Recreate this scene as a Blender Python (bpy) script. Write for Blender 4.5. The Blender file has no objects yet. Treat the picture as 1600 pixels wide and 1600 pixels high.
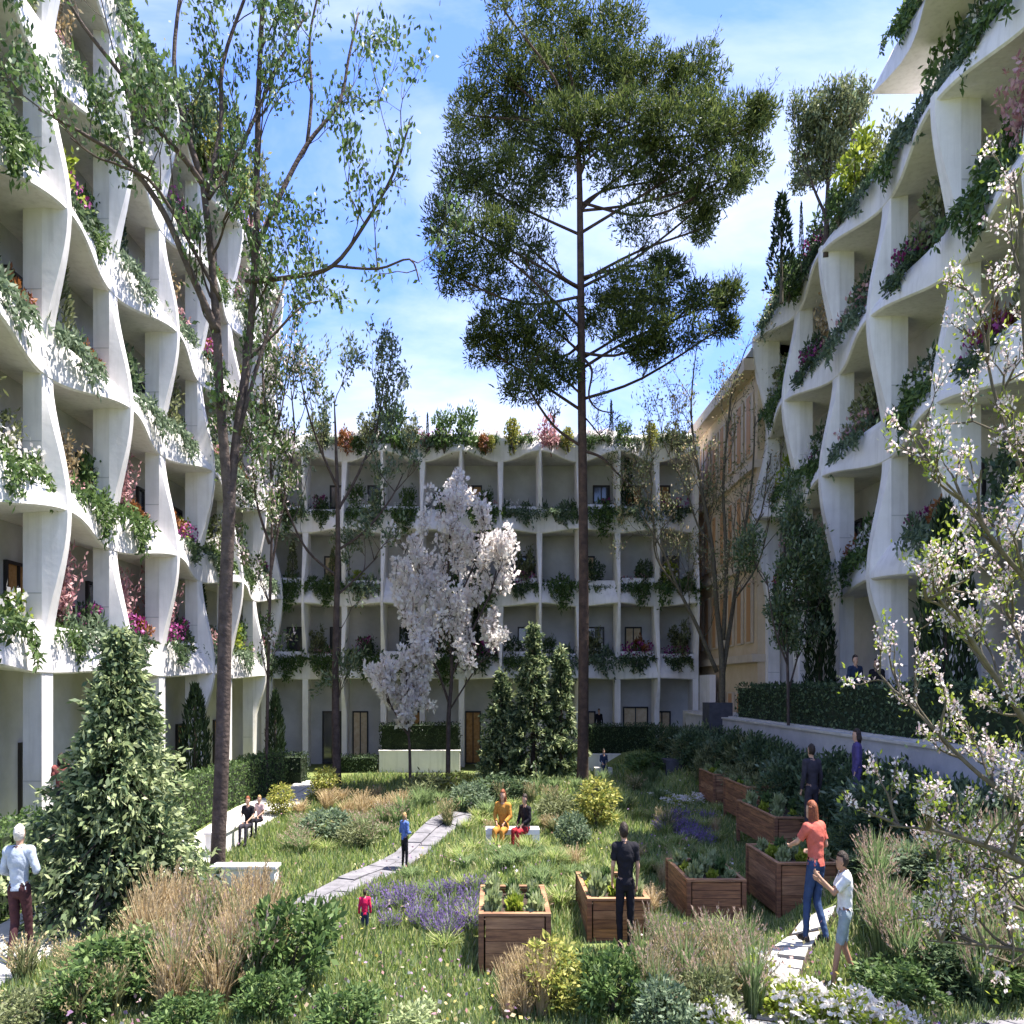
import bpy, math, random
import numpy as np
from mathutils import Vector, Matrix
# ------------------------------------------------------------------ camera, sky, sun, exposure
sc = bpy.context.scene
COL = sc.collection
F, CX, CY, HC = 1400.0, 772.0, 1073.0, 3.5      # focal length and vanishing point in photo pixels, eye height
cd = bpy.data.cameras.new('camera'); cam = bpy.data.objects.new('camera', cd); COL.objects.link(cam)
cam.location = (0, 0, HC); cam.rotation_euler = (math.pi/2, 0, 0)
cd.sensor_width = 36; cd.sensor_height = 36; cd.sensor_fit = 'HORIZONTAL'
cd.lens = 36*F/1600; cd.shift_x = (800-CX)/1600; cd.shift_y = (CY-800)/1600
cd.clip_start = .1; cd.clip_end = 2000
sc.camera = cam
SV = Vector((.36, .10, 1.0)).normalized()       # towards the sun
EL = math.asin(SV.z); AZ = math.atan2(SV.x, SV.y)
w = bpy.data.worlds.new('World'); sc.world = w; w.use_nodes = True
nt = w.node_tree; nt.nodes.clear()
N = nt.nodes.new; L = nt.links.new
out = N('ShaderNodeOutputWorld'); bg = N('ShaderNodeBackground'); bg.inputs[1].default_value = .15
sky = N('ShaderNodeTexSky'); sky.sky_type = 'NISHITA'; sky.sun_disc = False
sky.sun_elevation = EL; sky.sun_rotation = AZ; sky.air_density = 1.25; sky.dust_density = .5; sky.ozone_density = 2.5
tc = N('ShaderNodeTexCoord'); mp = N('ShaderNodeMapping'); mp.inputs['Scale'].default_value = (1.0, 1.6, 2.6)
mp.inputs['Rotation'].default_value = (0, math.radians(38), math.radians(20)); mp.inputs['Location'].default_value = (.33, .1, .27)
n1 = N('ShaderNodeTexNoise'); n1.inputs['Scale'].default_value = 1.9; n1.inputs['Detail'].default_value = 7; n1.inputs['Roughness'].default_value = .58; n1.inputs['Distortion'].default_value = .5
r1 = N('ShaderNodeValToRGB'); r1.color_ramp.elements[0].position = .41; r1.color_ramp.elements[1].position = .74
r1.color_ramp.elements[1].color = (.9, .9, .9, 1)
mx = N('ShaderNodeMix'); mx.data_type = 'RGBA'; mx.inputs[7].default_value = (2.35, 2.5, 2.9, 1)
L(tc.outputs['Generated'], mp.inputs[0]); L(mp.outputs[0], n1.inputs[0]); L(n1.outputs[0], r1.inputs[0])
L(r1.outputs[0], mx.inputs[0])
gn = N('ShaderNodeMix'); gn.data_type = 'RGBA'; gn.blend_type = 'MULTIPLY'; gn.inputs[0].default_value = 1; gn.inputs[7].default_value = (.33, .39, .66, 1)
L(sky.outputs[0], gn.inputs[6]); L(gn.outputs[2], mx.inputs[6])
L(mx.outputs[2], bg.inputs[0]); L(bg.outputs[0], out.inputs[0])
sd = bpy.data.lights.new('sun', 'SUN'); sd.energy = 4.2; sd.angle = math.radians(.53); sd.color = (1, .95, .87)
so = bpy.data.objects.new('sun', sd); COL.objects.link(so); so.location = (10, 10, 60)
so.rotation_euler = SV.to_track_quat('Z', 'Y').to_euler()
sc.view_settings.view_transform = 'Standard'; sc.view_settings.look = 'None'
sc.view_settings.exposure = 1.95; sc.view_settings.gamma = 1
sc.render.engine = 'CYCLES'
sc.cycles.max_bounces = 6; sc.cycles.diffuse_bounces = 4; sc.cycles.transmission_bounces = 3; sc.cycles.use_denoising = True
sc.cycles.transparent_max_bounces = 4

# ------------------------------------------------------------------ helpers
rng = np.random.default_rng(7)
random.seed(7)
def P(px, py, Y):  # where the sight line through a photo pixel meets distance Y
    return Vector(((px-CX)*Y/F, Y, HC-(py-CY)*Y/F))
def sst(a, b, x):
    t = np.clip((x-a)/(b-a), 0, 1); return t*t*(3-2*t)
def H(x, y):        # terrain height
    x = np.asarray(x, float); y = np.asarray(y, float)
    h = .07*np.sin(x*.9+1.1)*np.sin(y*.55) + .05*np.sin(x*1.7+y*.8)
    h = h*sst(9, 14, y)*(1-sst(33, 37, y))
    lo = 3.7+1.7*sst(12.8, 16, y)*(1-sst(26, 31, y)); h = h + .85*sst(lo, lo+1.9, x)*sst(9.6, 12.5, y)
    h = h + .45*np.exp(-((x-3.2)/2.6)**2-((y-26)/5.0)**2)
    h = h + .35*np.exp(-((x+1.6)/1.3)**2-((y-22)/2.6)**2)
    h = h + .35*np.exp(-((x-.4)/1.0)**2-((y-15.8)/2.0)**2)
    h = h + .8*np.exp(-((x-5.62)/.4)**2-((y-15.9)/.55)**2) + .75*np.exp(-((x-6.45)/.45)**2-((y-15.9)/.55)**2)
    return h
def hz(x, y): return float(H(x, y))
def G(px, Y):       # ground point below a photo column at distance Y
    x = (px-CX)*Y/F; return Vector((x, Y, hz(x, Y)))
def tag(o, label=None, cat=None, group=None, kind=None):
    if label: o['label'] = label
    if cat: o['category'] = cat
    if group: o['group'] = group
    if kind: o['kind'] = kind
    return o
def mesh_np(name, V, loops, counts, mats, midx=None, smooth=False):
    m = bpy.data.meshes.new(name); V = np.asarray(V, np.float32)
    loops = np.asarray(loops, np.int32).ravel(); counts = np.asarray(counts, np.int32)
    m.vertices.add(len(V)); m.vertices.foreach_set('co', V.ravel())
    m.loops.add(len(loops)); m.loops.foreach_set('vertex_index', loops)
    m.polygons.add(len(counts)); st = np.concatenate([[0], np.cumsum(counts)[:-1]]).astype(np.int32)
    m.polygons.foreach_set('loop_start', st); m.polygons.foreach_set('loop_total', counts)
    if midx is not None: m.polygons.foreach_set('material_index', np.asarray(midx, np.int32))
    m.polygons.foreach_set('use_smooth', np.full(len(counts), bool(smooth)))
    for x in (mats if isinstance(mats, (list, tuple)) else [mats]): m.materials.append(x)
    m.update(calc_edges=True); return m
class MB:
    """collects quads and tubes of one mesh"""
    def __init__(s): s.V = []; s.F = []; s.n = 0; s.M = []; s.blk = []
    def add(s, verts, faces, mat=0):
        s.V.append(np.asarray(verts, float).reshape(-1, 3))
        for f in faces: s.F.append([i+s.n for i in f]); s.M.append(mat)
        s.n += len(s.V[-1]); return s
    def box(s, x0, x1, y0, y1, z0, z1, mat=0):
        v = [(x0,y0,z0),(x1,y0,z0),(x1,y1,z0),(x0,y1,z0),(x0,y0,z1),(x1,y0,z1),(x1,y1,z1),(x0,y1,z1)]
        return s.add(v, [(0,3,2,1),(4,5,6,7),(0,1,5,4),(1,2,6,5),(2,3,7,6),(3,0,4,7)], mat)
    def tube(s, pts, rad, n=6, mat=0, cap=True):
        pts = np.asarray(pts, float); k = len(pts); rad = np.broadcast_to(np.asarray(rad, float), (k,))
        t = np.gradient(pts, axis=0); t /= np.linalg.norm(t, axis=1)[:, None]+1e-9
        ref = np.array([1, 0, 0]) if abs(t[0][0]) < .7 else np.array([0, 1, 0])
        a = np.cross(t, ref); a /= np.linalg.norm(a, axis=1)[:, None]+1e-9; b = np.cross(t, a)
        an = np.arange(n)*2*math.pi/n
        v = pts[:, None, :]+rad[:, None, None]*(np.cos(an)[None, :, None]*a[:, None, :]+np.sin(an)[None, :, None]*b[:, None, :])
        f = [(i*n+j, i*n+(j+1) % n, (i+1)*n+(j+1) % n, (i+1)*n+j) for i in range(k-1) for j in range(n)]
        if cap: f += [tuple(range(n-1, -1, -1)), tuple((k-1)*n+j for j in range(n))]
        return s.add(v.reshape(-1, 3), f, mat)
    def grid(s, A, mat=0):  # A: (n,m,3)
        n, m = A.shape[:2]
        return s.add(A.reshape(-1, 3), [(i*m+j, (i+1)*m+j, (i+1)*m+j+1, i*m+j+1) for i in range(n-1) for j in range(m-1)], mat)
    def quads(s, Q, mat=0):  # Q: (n,4,3), fast path
        if len(Q): s.blk.append((np.asarray(Q, float), mat))
        return s
    def mesh(s, name, mats, smooth=False):
        V = [x for x in s.V]; loops = []; counts = []; mi = []
        for f in s.F: loops += f; counts.append(len(f))
        mi = list(s.M); n = s.n
        LP = [np.array(loops, np.int64)]; CT = [np.array(counts, np.int64)]; MI = [np.array(mi, np.int64)]
        for Q, m in s.blk:
            V.append(Q.reshape(-1, 3)); LP.append(np.arange(n, n+len(Q)*4)); CT.append(np.full(len(Q), 4)); MI.append(np.full(len(Q), m)); n += len(Q)*4
        return mesh_np(name, np.concatenate(V), np.concatenate(LP), np.concatenate(CT), mats, np.concatenate(MI), smooth)
    def build(s, name, mats, parent=None, smooth=False, loc=None):
        return link(name, s.mesh(name, mats, smooth), parent, loc)
def link(name, me, parent=None, loc=None):
    o = bpy.data.objects.new(name, me); COL.objects.link(o)
    if parent is not None: o.parent = parent
    if loc is not None: o.location = loc
    return o
def empty(name, loc=(0, 0, 0)):
    o = bpy.data.objects.new(name, None); o.empty_display_size = .2; COL.objects.link(o); o.location = loc; return o
def kids(o): return [c for c in bpy.data.objects if c.parent is o]
def copy_tree(root, ch):
    r = root.copy(); COL.objects.link(r)
    for c in ch:
        d = c.copy(); COL.objects.link(d); d.parent = r
    return r

# ------------------------------------------------------------------ materials
def mat(name, col, rough=.8, noise=None, bump=0, bscale=20, spec=.3, metal=0, coat=0):
    m = bpy.data.materials.new(name); m.use_nodes = True; n = m.node_tree; b = n.nodes['Principled BSDF']
    b.inputs['Base Color'].default_value = (*col, 1); b.inputs['Roughness'].default_value = rough
    b.inputs['Specular IOR Level'].default_value = spec; b.inputs['Metallic'].default_value = metal
    tcn = n.nodes.new('ShaderNodeTexCoord')
    if noise:
        c2, sc_, det = noise
        t = n.nodes.new('ShaderNodeTexNoise'); t.inputs['Scale'].default_value = sc_; t.inputs['Detail'].default_value = det; t.inputs['Roughness'].default_value = .65
        r = n.nodes.new('ShaderNodeValToRGB'); r.color_ramp.elements[0].position = .36; r.color_ramp.elements[1].position = .66
        r.color_ramp.elements[0].color = (*c2, 1); r.color_ramp.elements[1].color = (*col, 1)
        n.links.new(tcn.outputs['Object'], t.inputs[0]); n.links.new(t.outputs[0], r.inputs[0]); n.links.new(r.outputs[0], b.inputs['Base Color'])
    if bump:
        t = n.nodes.new('ShaderNodeTexNoise'); t.inputs['Scale'].default_value = bscale; t.inputs['Detail'].default_value = 5
        bp = n.nodes.new('ShaderNodeBump'); bp.inputs['Strength'].default_value = bump; bp.inputs['Distance'].default_value = .03
        n.links.new(tcn.outputs['Object'], t.inputs[0]); n.links.new(t.outputs[0], bp.inputs['Height']); n.links.new(bp.outputs[0], b.inputs['Normal'])
    return m
def leafmat(name, cols, trans=.35, rough=.55, spec=.25):
    m = bpy.data.materials.new(name); m.use_nodes = True; n = m.node_tree; b = n.nodes['Principled BSDF']
    g = n.nodes.new('ShaderNodeNewGeometry'); r = n.nodes.new('ShaderNodeValToRGB')
    els = r.color_ramp.elements
    while len(els) < len(cols): els.new(.5)
    for i, c in enumerate(cols):
        els[i].position = i/(len(cols)-1) if len(cols) > 1 else 0; els[i].color = (*c, 1)
    n.links.new(g.outputs['Random Per Island'], r.inputs[0]); n.links.new(r.outputs[0], b.inputs['Base Color'])
    b.inputs['Roughness'].default_value = rough; b.inputs['Specular IOR Level'].default_value = spec
    t = n.nodes.new('ShaderNodeBsdfTranslucent'); mxs = n.nodes.new('ShaderNodeMixShader'); mxs.inputs[0].default_value = trans
    n.links.new(r.outputs[0], t.inputs[0]); n.links.new(b.outputs[0], mxs.inputs[1]); n.links.new(t.outputs[0], mxs.inputs[2])
    n.links.new(mxs.outputs[0], n.nodes['Material Output'].inputs[0])
    return m
M = {}
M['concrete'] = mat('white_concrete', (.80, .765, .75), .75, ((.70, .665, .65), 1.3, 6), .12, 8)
# rain streaks and joints of the cast panels
_n = M['concrete'].node_tree; _b = _n.nodes['Principled BSDF']; _src = _b.inputs['Base Color'].links[0].from_socket
_tc = _n.nodes.new('ShaderNodeTexCoord'); _mp = _n.nodes.new('ShaderNodeMapping'); _mp.inputs['Scale'].default_value = (5, 5, .35)
_t = _n.nodes.new('ShaderNodeTexNoise'); _t.inputs['Scale'].default_value = 1.6; _t.inputs['Detail'].default_value = 5; _r = _n.nodes.new('ShaderNodeValToRGB')
_r.color_ramp.elements[0].position = .30; _r.color_ramp.elements[0].color = (.74, .73, .71, 1); _r.color_ramp.elements[1].position = .52; _r.color_ramp.elements[1].color = (1, 1, 1, 1)
_m = _n.nodes.new('ShaderNodeMix'); _m.data_type = 'RGBA'; _m.blend_type = 'MULTIPLY'; _m.inputs[0].default_value = .5
_n.links.new(_tc.outputs['Object'], _mp.inputs[0]); _n.links.new(_mp.outputs[0], _t.inputs[0]); _n.links.new(_t.outputs[0], _r.inputs[0])
_n.links.new(_src, _m.inputs[6]); _n.links.new(_r.outputs[0], _m.inputs[7]); _n.links.new(_m.outputs[2], _b.inputs['Base Color'])
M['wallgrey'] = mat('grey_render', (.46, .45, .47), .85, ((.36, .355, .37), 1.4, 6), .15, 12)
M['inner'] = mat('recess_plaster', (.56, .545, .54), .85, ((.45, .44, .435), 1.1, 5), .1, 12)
M['pave'] = mat('pale_paving', (.56, .53, .49), .85, ((.42, .40, .37), 2.5, 6), .25, 14)
M['slate'] = mat('grey_path_stone', (.20, .19, .205), .85, ((.12, .115, .125), 3.5, 6), .35, 16)
M['darkstone'] = mat('dark_stone', (.07, .07, .085), .7, ((.045, .045, .055), 5, 5), .25, 30)
M['frame'] = mat('dark_window_frame', (.035, .03, .03), .5)
M['glass'] = mat('window_glass', (.05, .055, .065), .08, spec=1.0)
M['curtain'] = mat('warm_curtain', (.55, .31, .13), .9, ((.40, .2, .07), 7, 3))
M['creamdoor'] = mat('cream_panel', (.72, .58, .38), .8, ((.60, .44, .26), 5, 3))
M['soil'] = mat('soil', (.05, .035, .022), .95, ((.03, .02, .014), 14, 4), .6, 30)
M['wood'] = mat('planter_wood', (.37, .18, .085), .75, ((.13, .06, .035), 5, 8), .35, 25)
M['wood2'] = mat('planter_wood_pale', (.43, .23, .12), .75, ((.18, .09, .05), 5, 8), .35, 25)
M['wood3'] = mat('planter_wood_dark', (.29, .14, .07), .75, ((.10, .045, .028), 5, 8), .35, 25)
M['bark'] = mat('brown_bark', (.11, .08, .068), .95, ((.05, .036, .032), 6, 8), .9, 14)
M['pinebark'] = mat('pine_bark', (.12, .075, .055), .95, ((.05, .034, .028), 5, 8), 1.0, 9)
M['twig'] = mat('twig_bark', (.13, .11, .075), .95, ((.08, .065, .045), 12, 4))
M['beige'] = mat('ochre_stucco', (.62, .49, .33), .85, ((.54, .41, .26), 1.2, 5), .15, 10)
M['beigetrim'] = mat('buff_cornice', (.60, .50, .38), .8, ((.5, .4, .3), 2, 5))
M['shutter'] = mat('orange_shutter', (.46, .24, .10), .7)
M['zinc'] = mat('zinc_roof', (.34, .34, .36), .5, ((.27, .27, .29), 2, 4))
for _k in ('wood', 'wood2', 'wood3'):
    _n = M[_k].node_tree
    for _t in [x for x in _n.nodes if x.type == 'TEX_NOISE']:
        _mp = _n.nodes.new('ShaderNodeMapping'); _mp.inputs['Scale'].default_value = (.5, .5, 5); _n.links.new([x for x in _n.nodes if x.type == 'TEX_COORD'][0].outputs['Object'], _mp.inputs[0]); _n.links.new(_mp.outputs[0], _t.inputs[0])
    for _t in [x for x in _n.nodes if x.type == 'BUMP']: _t.inputs['Strength'].default_value = .12; _t.inputs['Distance'].default_value = .01
ground = bpy.data.materials.new('meadow_ground'); ground.use_nodes = True
n = ground.node_tree; b = n.nodes['Principled BSDF']; tcn = n.nodes.new('ShaderNodeTexCoord')
t1 = n.nodes.new('ShaderNodeTexNoise'); t1.inputs['Scale'].default_value = .5; t1.inputs['Detail'].default_value = 9; t1.inputs['Roughness'].default_value = .7
rr = n.nodes.new('ShaderNodeValToRGB'); e = rr.color_ramp.elements
e[0].position = .3; e[0].color = (.08, .09, .035, 1); e[1].position = .7; e[1].color = (.19, .21, .08, 1); x = e.new(.5); x.color = (.125, .155, .05, 1)
n.links.new(tcn.outputs['Object'], t1.inputs[0]); n.links.new(t1.outputs[0], rr.inputs[0]); n.links.new(rr.outputs[0], b.inputs['Base Color'])
b.inputs['Roughness'].default_value = .95; b.inputs['Specular IOR Level'].default_value = .1
LM = {
 'green': leafmat('leaf_green', [(.035, .07, .02), (.08, .14, .04), (.17, .235, .08)]),
 'deep': leafmat('leaf_deep_green', [(.03, .055, .028), (.06, .10, .045), (.14, .19, .09)], .35),
 'blue': leafmat('leaf_blue_green', [(.055, .09, .05), (.12, .17, .10), (.25, .31, .20)], .4),
 'lime': leafmat('leaf_lime', [(.14, .20, .02), (.26, .32, .04), (.38, .42, .07)], .4),
 'olive': leafmat('leaf_olive', [(.07, .085, .035), (.16, .18, .08), (.29, .31, .16)]),
 'pine': leafmat('pine_needles', [(.022, .04, .014), (.07, .10, .026), (.17, .20, .055)], .35, .6, .15),
 'con': leafmat('conifer_leaf', [(.03, .06, .03), (.065, .10, .045), (.12, .16, .075)], .25),
 'contip': leafmat('conifer_pale_tip', [(.20, .26, .11), (.31, .36, .17), (.42, .46, .25)], .35),
 'cyp': leafmat('cypress_leaf', [(.012, .025, .010), (.022, .042, .016), (.04, .065, .022)], .15),
 'yellow': leafmat('yellow_flower', [(.10, .15, .03), (.30, .30, .06), (.50, .46, .14)], .35),
 'white': leafmat('white_blossom', [(.80, .72, .70), (.86, .82, .80), (.88, .87, .84)], .55),
 'blush': leafmat('pink_white_blossom', [(.66, .48, .50), (.78, .68, .68), (.84, .80, .78)], .4),
 'pink': leafmat('pink_flower', [(.35, .15, .17), (.50, .27, .28), (.62, .40, .40)], .35),
 'magenta': leafmat('magenta_flower', [(.16, .015, .09), (.28, .03, .17), (.40, .10, .30)], .35),
 'purple': leafmat('purple_flower', [(.13, .08, .22), (.20, .13, .34), (.32, .22, .46)], .35),
 'straw': leafmat('straw_grass', [(.28, .20, .10), (.45, .34, .19), (.62, .50, .32)], .35),
 'blush_g': leafmat('pink_grass', [(.30, .19, .14), (.45, .32, .25), (.58, .45, .38)], .35),
 'rust': leafmat('rust_leaf', [(.14, .05, .02), (.24, .09, .03), (.32, .16, .06)]),
 'fl': leafmat('meadow_petals', [(.75, .72, .66), (.62, .50, .10), (.35, .22, .45), (.60, .30, .28), (.78, .76, .70)], .4),
 'blade': leafmat('meadow_blade', [(.11, .17, .04), (.20, .28, .07), (.31, .38, .11), (.42, .44, .18), (.50, .46, .28)], .5),
 'blade2': leafmat('cool_blade', [(.09, .15, .06), (.18, .25, .10), (.30, .37, .18)], .5),
}

# ------------------------------------------------------------------ leaves
def unit(v): return v/(np.linalg.norm(v, axis=-1, keepdims=True)+1e-9)
def leaves(C, L_, W_, up=.3, D=None, jit=.8, xs=1.0):
    """diamond leaves at C; returns (n,4,3) quads"""
    n = len(C); R = rng.normal(size=(n, 3))
    d = R if D is None else unit(D)+R*jit
    d = unit(d+np.array([0, 0, up])); s = unit(np.cross(d, rng.normal(size=(n, 3))))
    l = (np.asarray(L_)*rng.uniform(.7, 1.3, n))[:, None]; ww = (np.asarray(W_)*rng.uniform(.7, 1.3, n))[:, None]
    Q = np.stack([C, C+d*l*.5+s*ww*.5, C+d*l, C+d*l*.5-s*ww*.5], 1)
    if xs != 1.0: Q[:, :, 0] = C[:, None, 0]+(Q[:, :, 0]-C[:, None, 0])*xs
    return Q
def shell_pts(n, c, r, inner=.55):
    """points in an ellipsoid, most near its surface; returns points and outward directions"""
    d = unit(rng.normal(size=(n, 3))); k = (inner+(1-inner)*rng.random(n)**.6)[:, None]
    r = np.asarray(r, float); return np.asarray(c)+d*k*r, d
def clumps(n, c, r, cs, per, squash=1.0, base=True):
    """clump centres over an ellipsoid (lumpy outline), then points round each"""
    cc, dd = shell_pts(n, c, r, .35)
    if base: cc[:, 2] = np.maximum(cc[:, 2], c[2]-r[2]*.9)
    sz = cs*rng.uniform(.55, 1.25, n)
    o = rng.normal(size=(n, per, 3)); o = o/np.linalg.norm(o, axis=2, keepdims=True)*(rng.random((n, per, 1))**.5)
    pts = cc[:, None, :]+o*sz[:, None, None]*np.array([1, 1, squash])
    dirs = unit(o+dd[:, None, :]*.5)
    return pts.reshape(-1, 3), dirs.reshape(-1, 3)
# ------------------------------------------------------------------ terrain, paths
def build_ground():
    xs = np.concatenate([[-900, -200, -60, -25], np.arange(-14, 14.01, .4), [25, 60, 200, 900]])
    ys = np.concatenate([[-300, -60, -10, 2], np.arange(6, 44, .4), [60, 120, 400, 1500]])
    X, Y = np.meshgrid(xs, ys); Z = H(X, Y)*(np.abs(X) < 15)
    m = MB(); m.grid(np.stack([X, Y, Z], -1).transpose(1, 0, 2)); o = m.build('ground', ground, smooth=True); tag(o, kind='structure')
build_ground()
def slab_path(name, cl, width, tile, m, seed, gap=.03, skew=0, cols=2, th=.05):
    """a path of separate stone slabs along a centre line (world x,y points)"""
    root = empty(name, (0, 0, 0)); tag(root, kind='structure')
    r = random.Random(seed); cl = [Vector(c) for c in cl]
    bm = MB()
    pts = []
    for a, b_ in zip(cl[:-1], cl[1:]):
        k = max(1, round((b_-a).length/tile)); pts += [a.lerp(b_, i/k) for i in range(k)]
    pts.append(cl[-1])
    L_, R_ = [], []
    for i, p in enumerate(pts):
        d = (pts[min(i+1, len(pts)-1)]-pts[max(i-1, 0)]).normalized(); nrm = Vector((-d.y, d.x))
        L_.append(p+nrm*(width/2+.02)); R_.append(p-nrm*(width/2+.02))
    A = np.array([[(*v, hz(*v)+.012) for v in (L_[i], pts[i], R_[i])] for i in range(len(pts))])
    bm.grid(A); bm.build('bedding', M['soil'], root)
    for i in range(len(pts)-1):
        d = pts[i+1]-pts[i]; ln = d.length; d.normalize(); nrm = Vector((-d.y, d.x))
        for c in range(cols):
            w0 = -width/2+c*width/cols+gap/2; w1 = w0+width/cols-gap
            off = skew*(c % 2)
            j = lambda: r.uniform(-.012, .012)
            q = [pts[i]+d*(gap/2+off)+nrm*w0, pts[i]+d*(ln-gap/2+off)+nrm*w0, pts[i]+d*(ln-gap/2+off)+nrm*w1, pts[i]+d*(gap/2+off)+nrm*w1]
            up = th+r.uniform(-.01, .012)
            V = [(v.x+j(), v.y+j(), hz(v.x, v.y)-.03) for v in q]; T = [(a, b2, hz(a, b2)+up) for a, b2, _ in V]
            o = MB().add(V+T, [(4, 7, 6, 5), (0, 1, 5, 4), (1, 2, 6, 5), (2, 3, 7, 6), (3, 0, 4, 7)]).build('paving_slab', m, root)
    return root
slab_path('terrace_path', [(-6.45, 8.5), (-6.45, 33)], 1.5, .8, M['pave'], 1, cols=2)
slab_path('garden_path', [(-3.6, 13.2), (-2.75, 15.2), (-1.75, 18.3), (-1.0, 21.5), (-.45, 24.8), (.2, 29)], .72, .62, M['slate'], 2, cols=2, skew=.2)
slab_path('front_path', [(3.0, 8.2), (4.4, 8.9), (6.4, 9.25)], .8, .6, M['slate'], 3, cols=2)
slab_path('stepping_path', [(2.6, 8.9), (3.1, 10.2), (3.9, 11.8), (4.6, 12.6)], .6, .5, M['pave'], 4, cols=1, gap=.12)
slab_path('upper_path', [(5.6, 32.0), (7.0, 34.5), (8.2, 37.4)], 1.1, .7, M['pave'], 5, cols=2)
#slab_path('planter_path', [(2.6, 15.6), (3.7, 18.5), (4.2, 22.0), (4.8, 26.5), (5.4, 31.0)], .7, .62, M['slate'], 6, cols=2)

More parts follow.
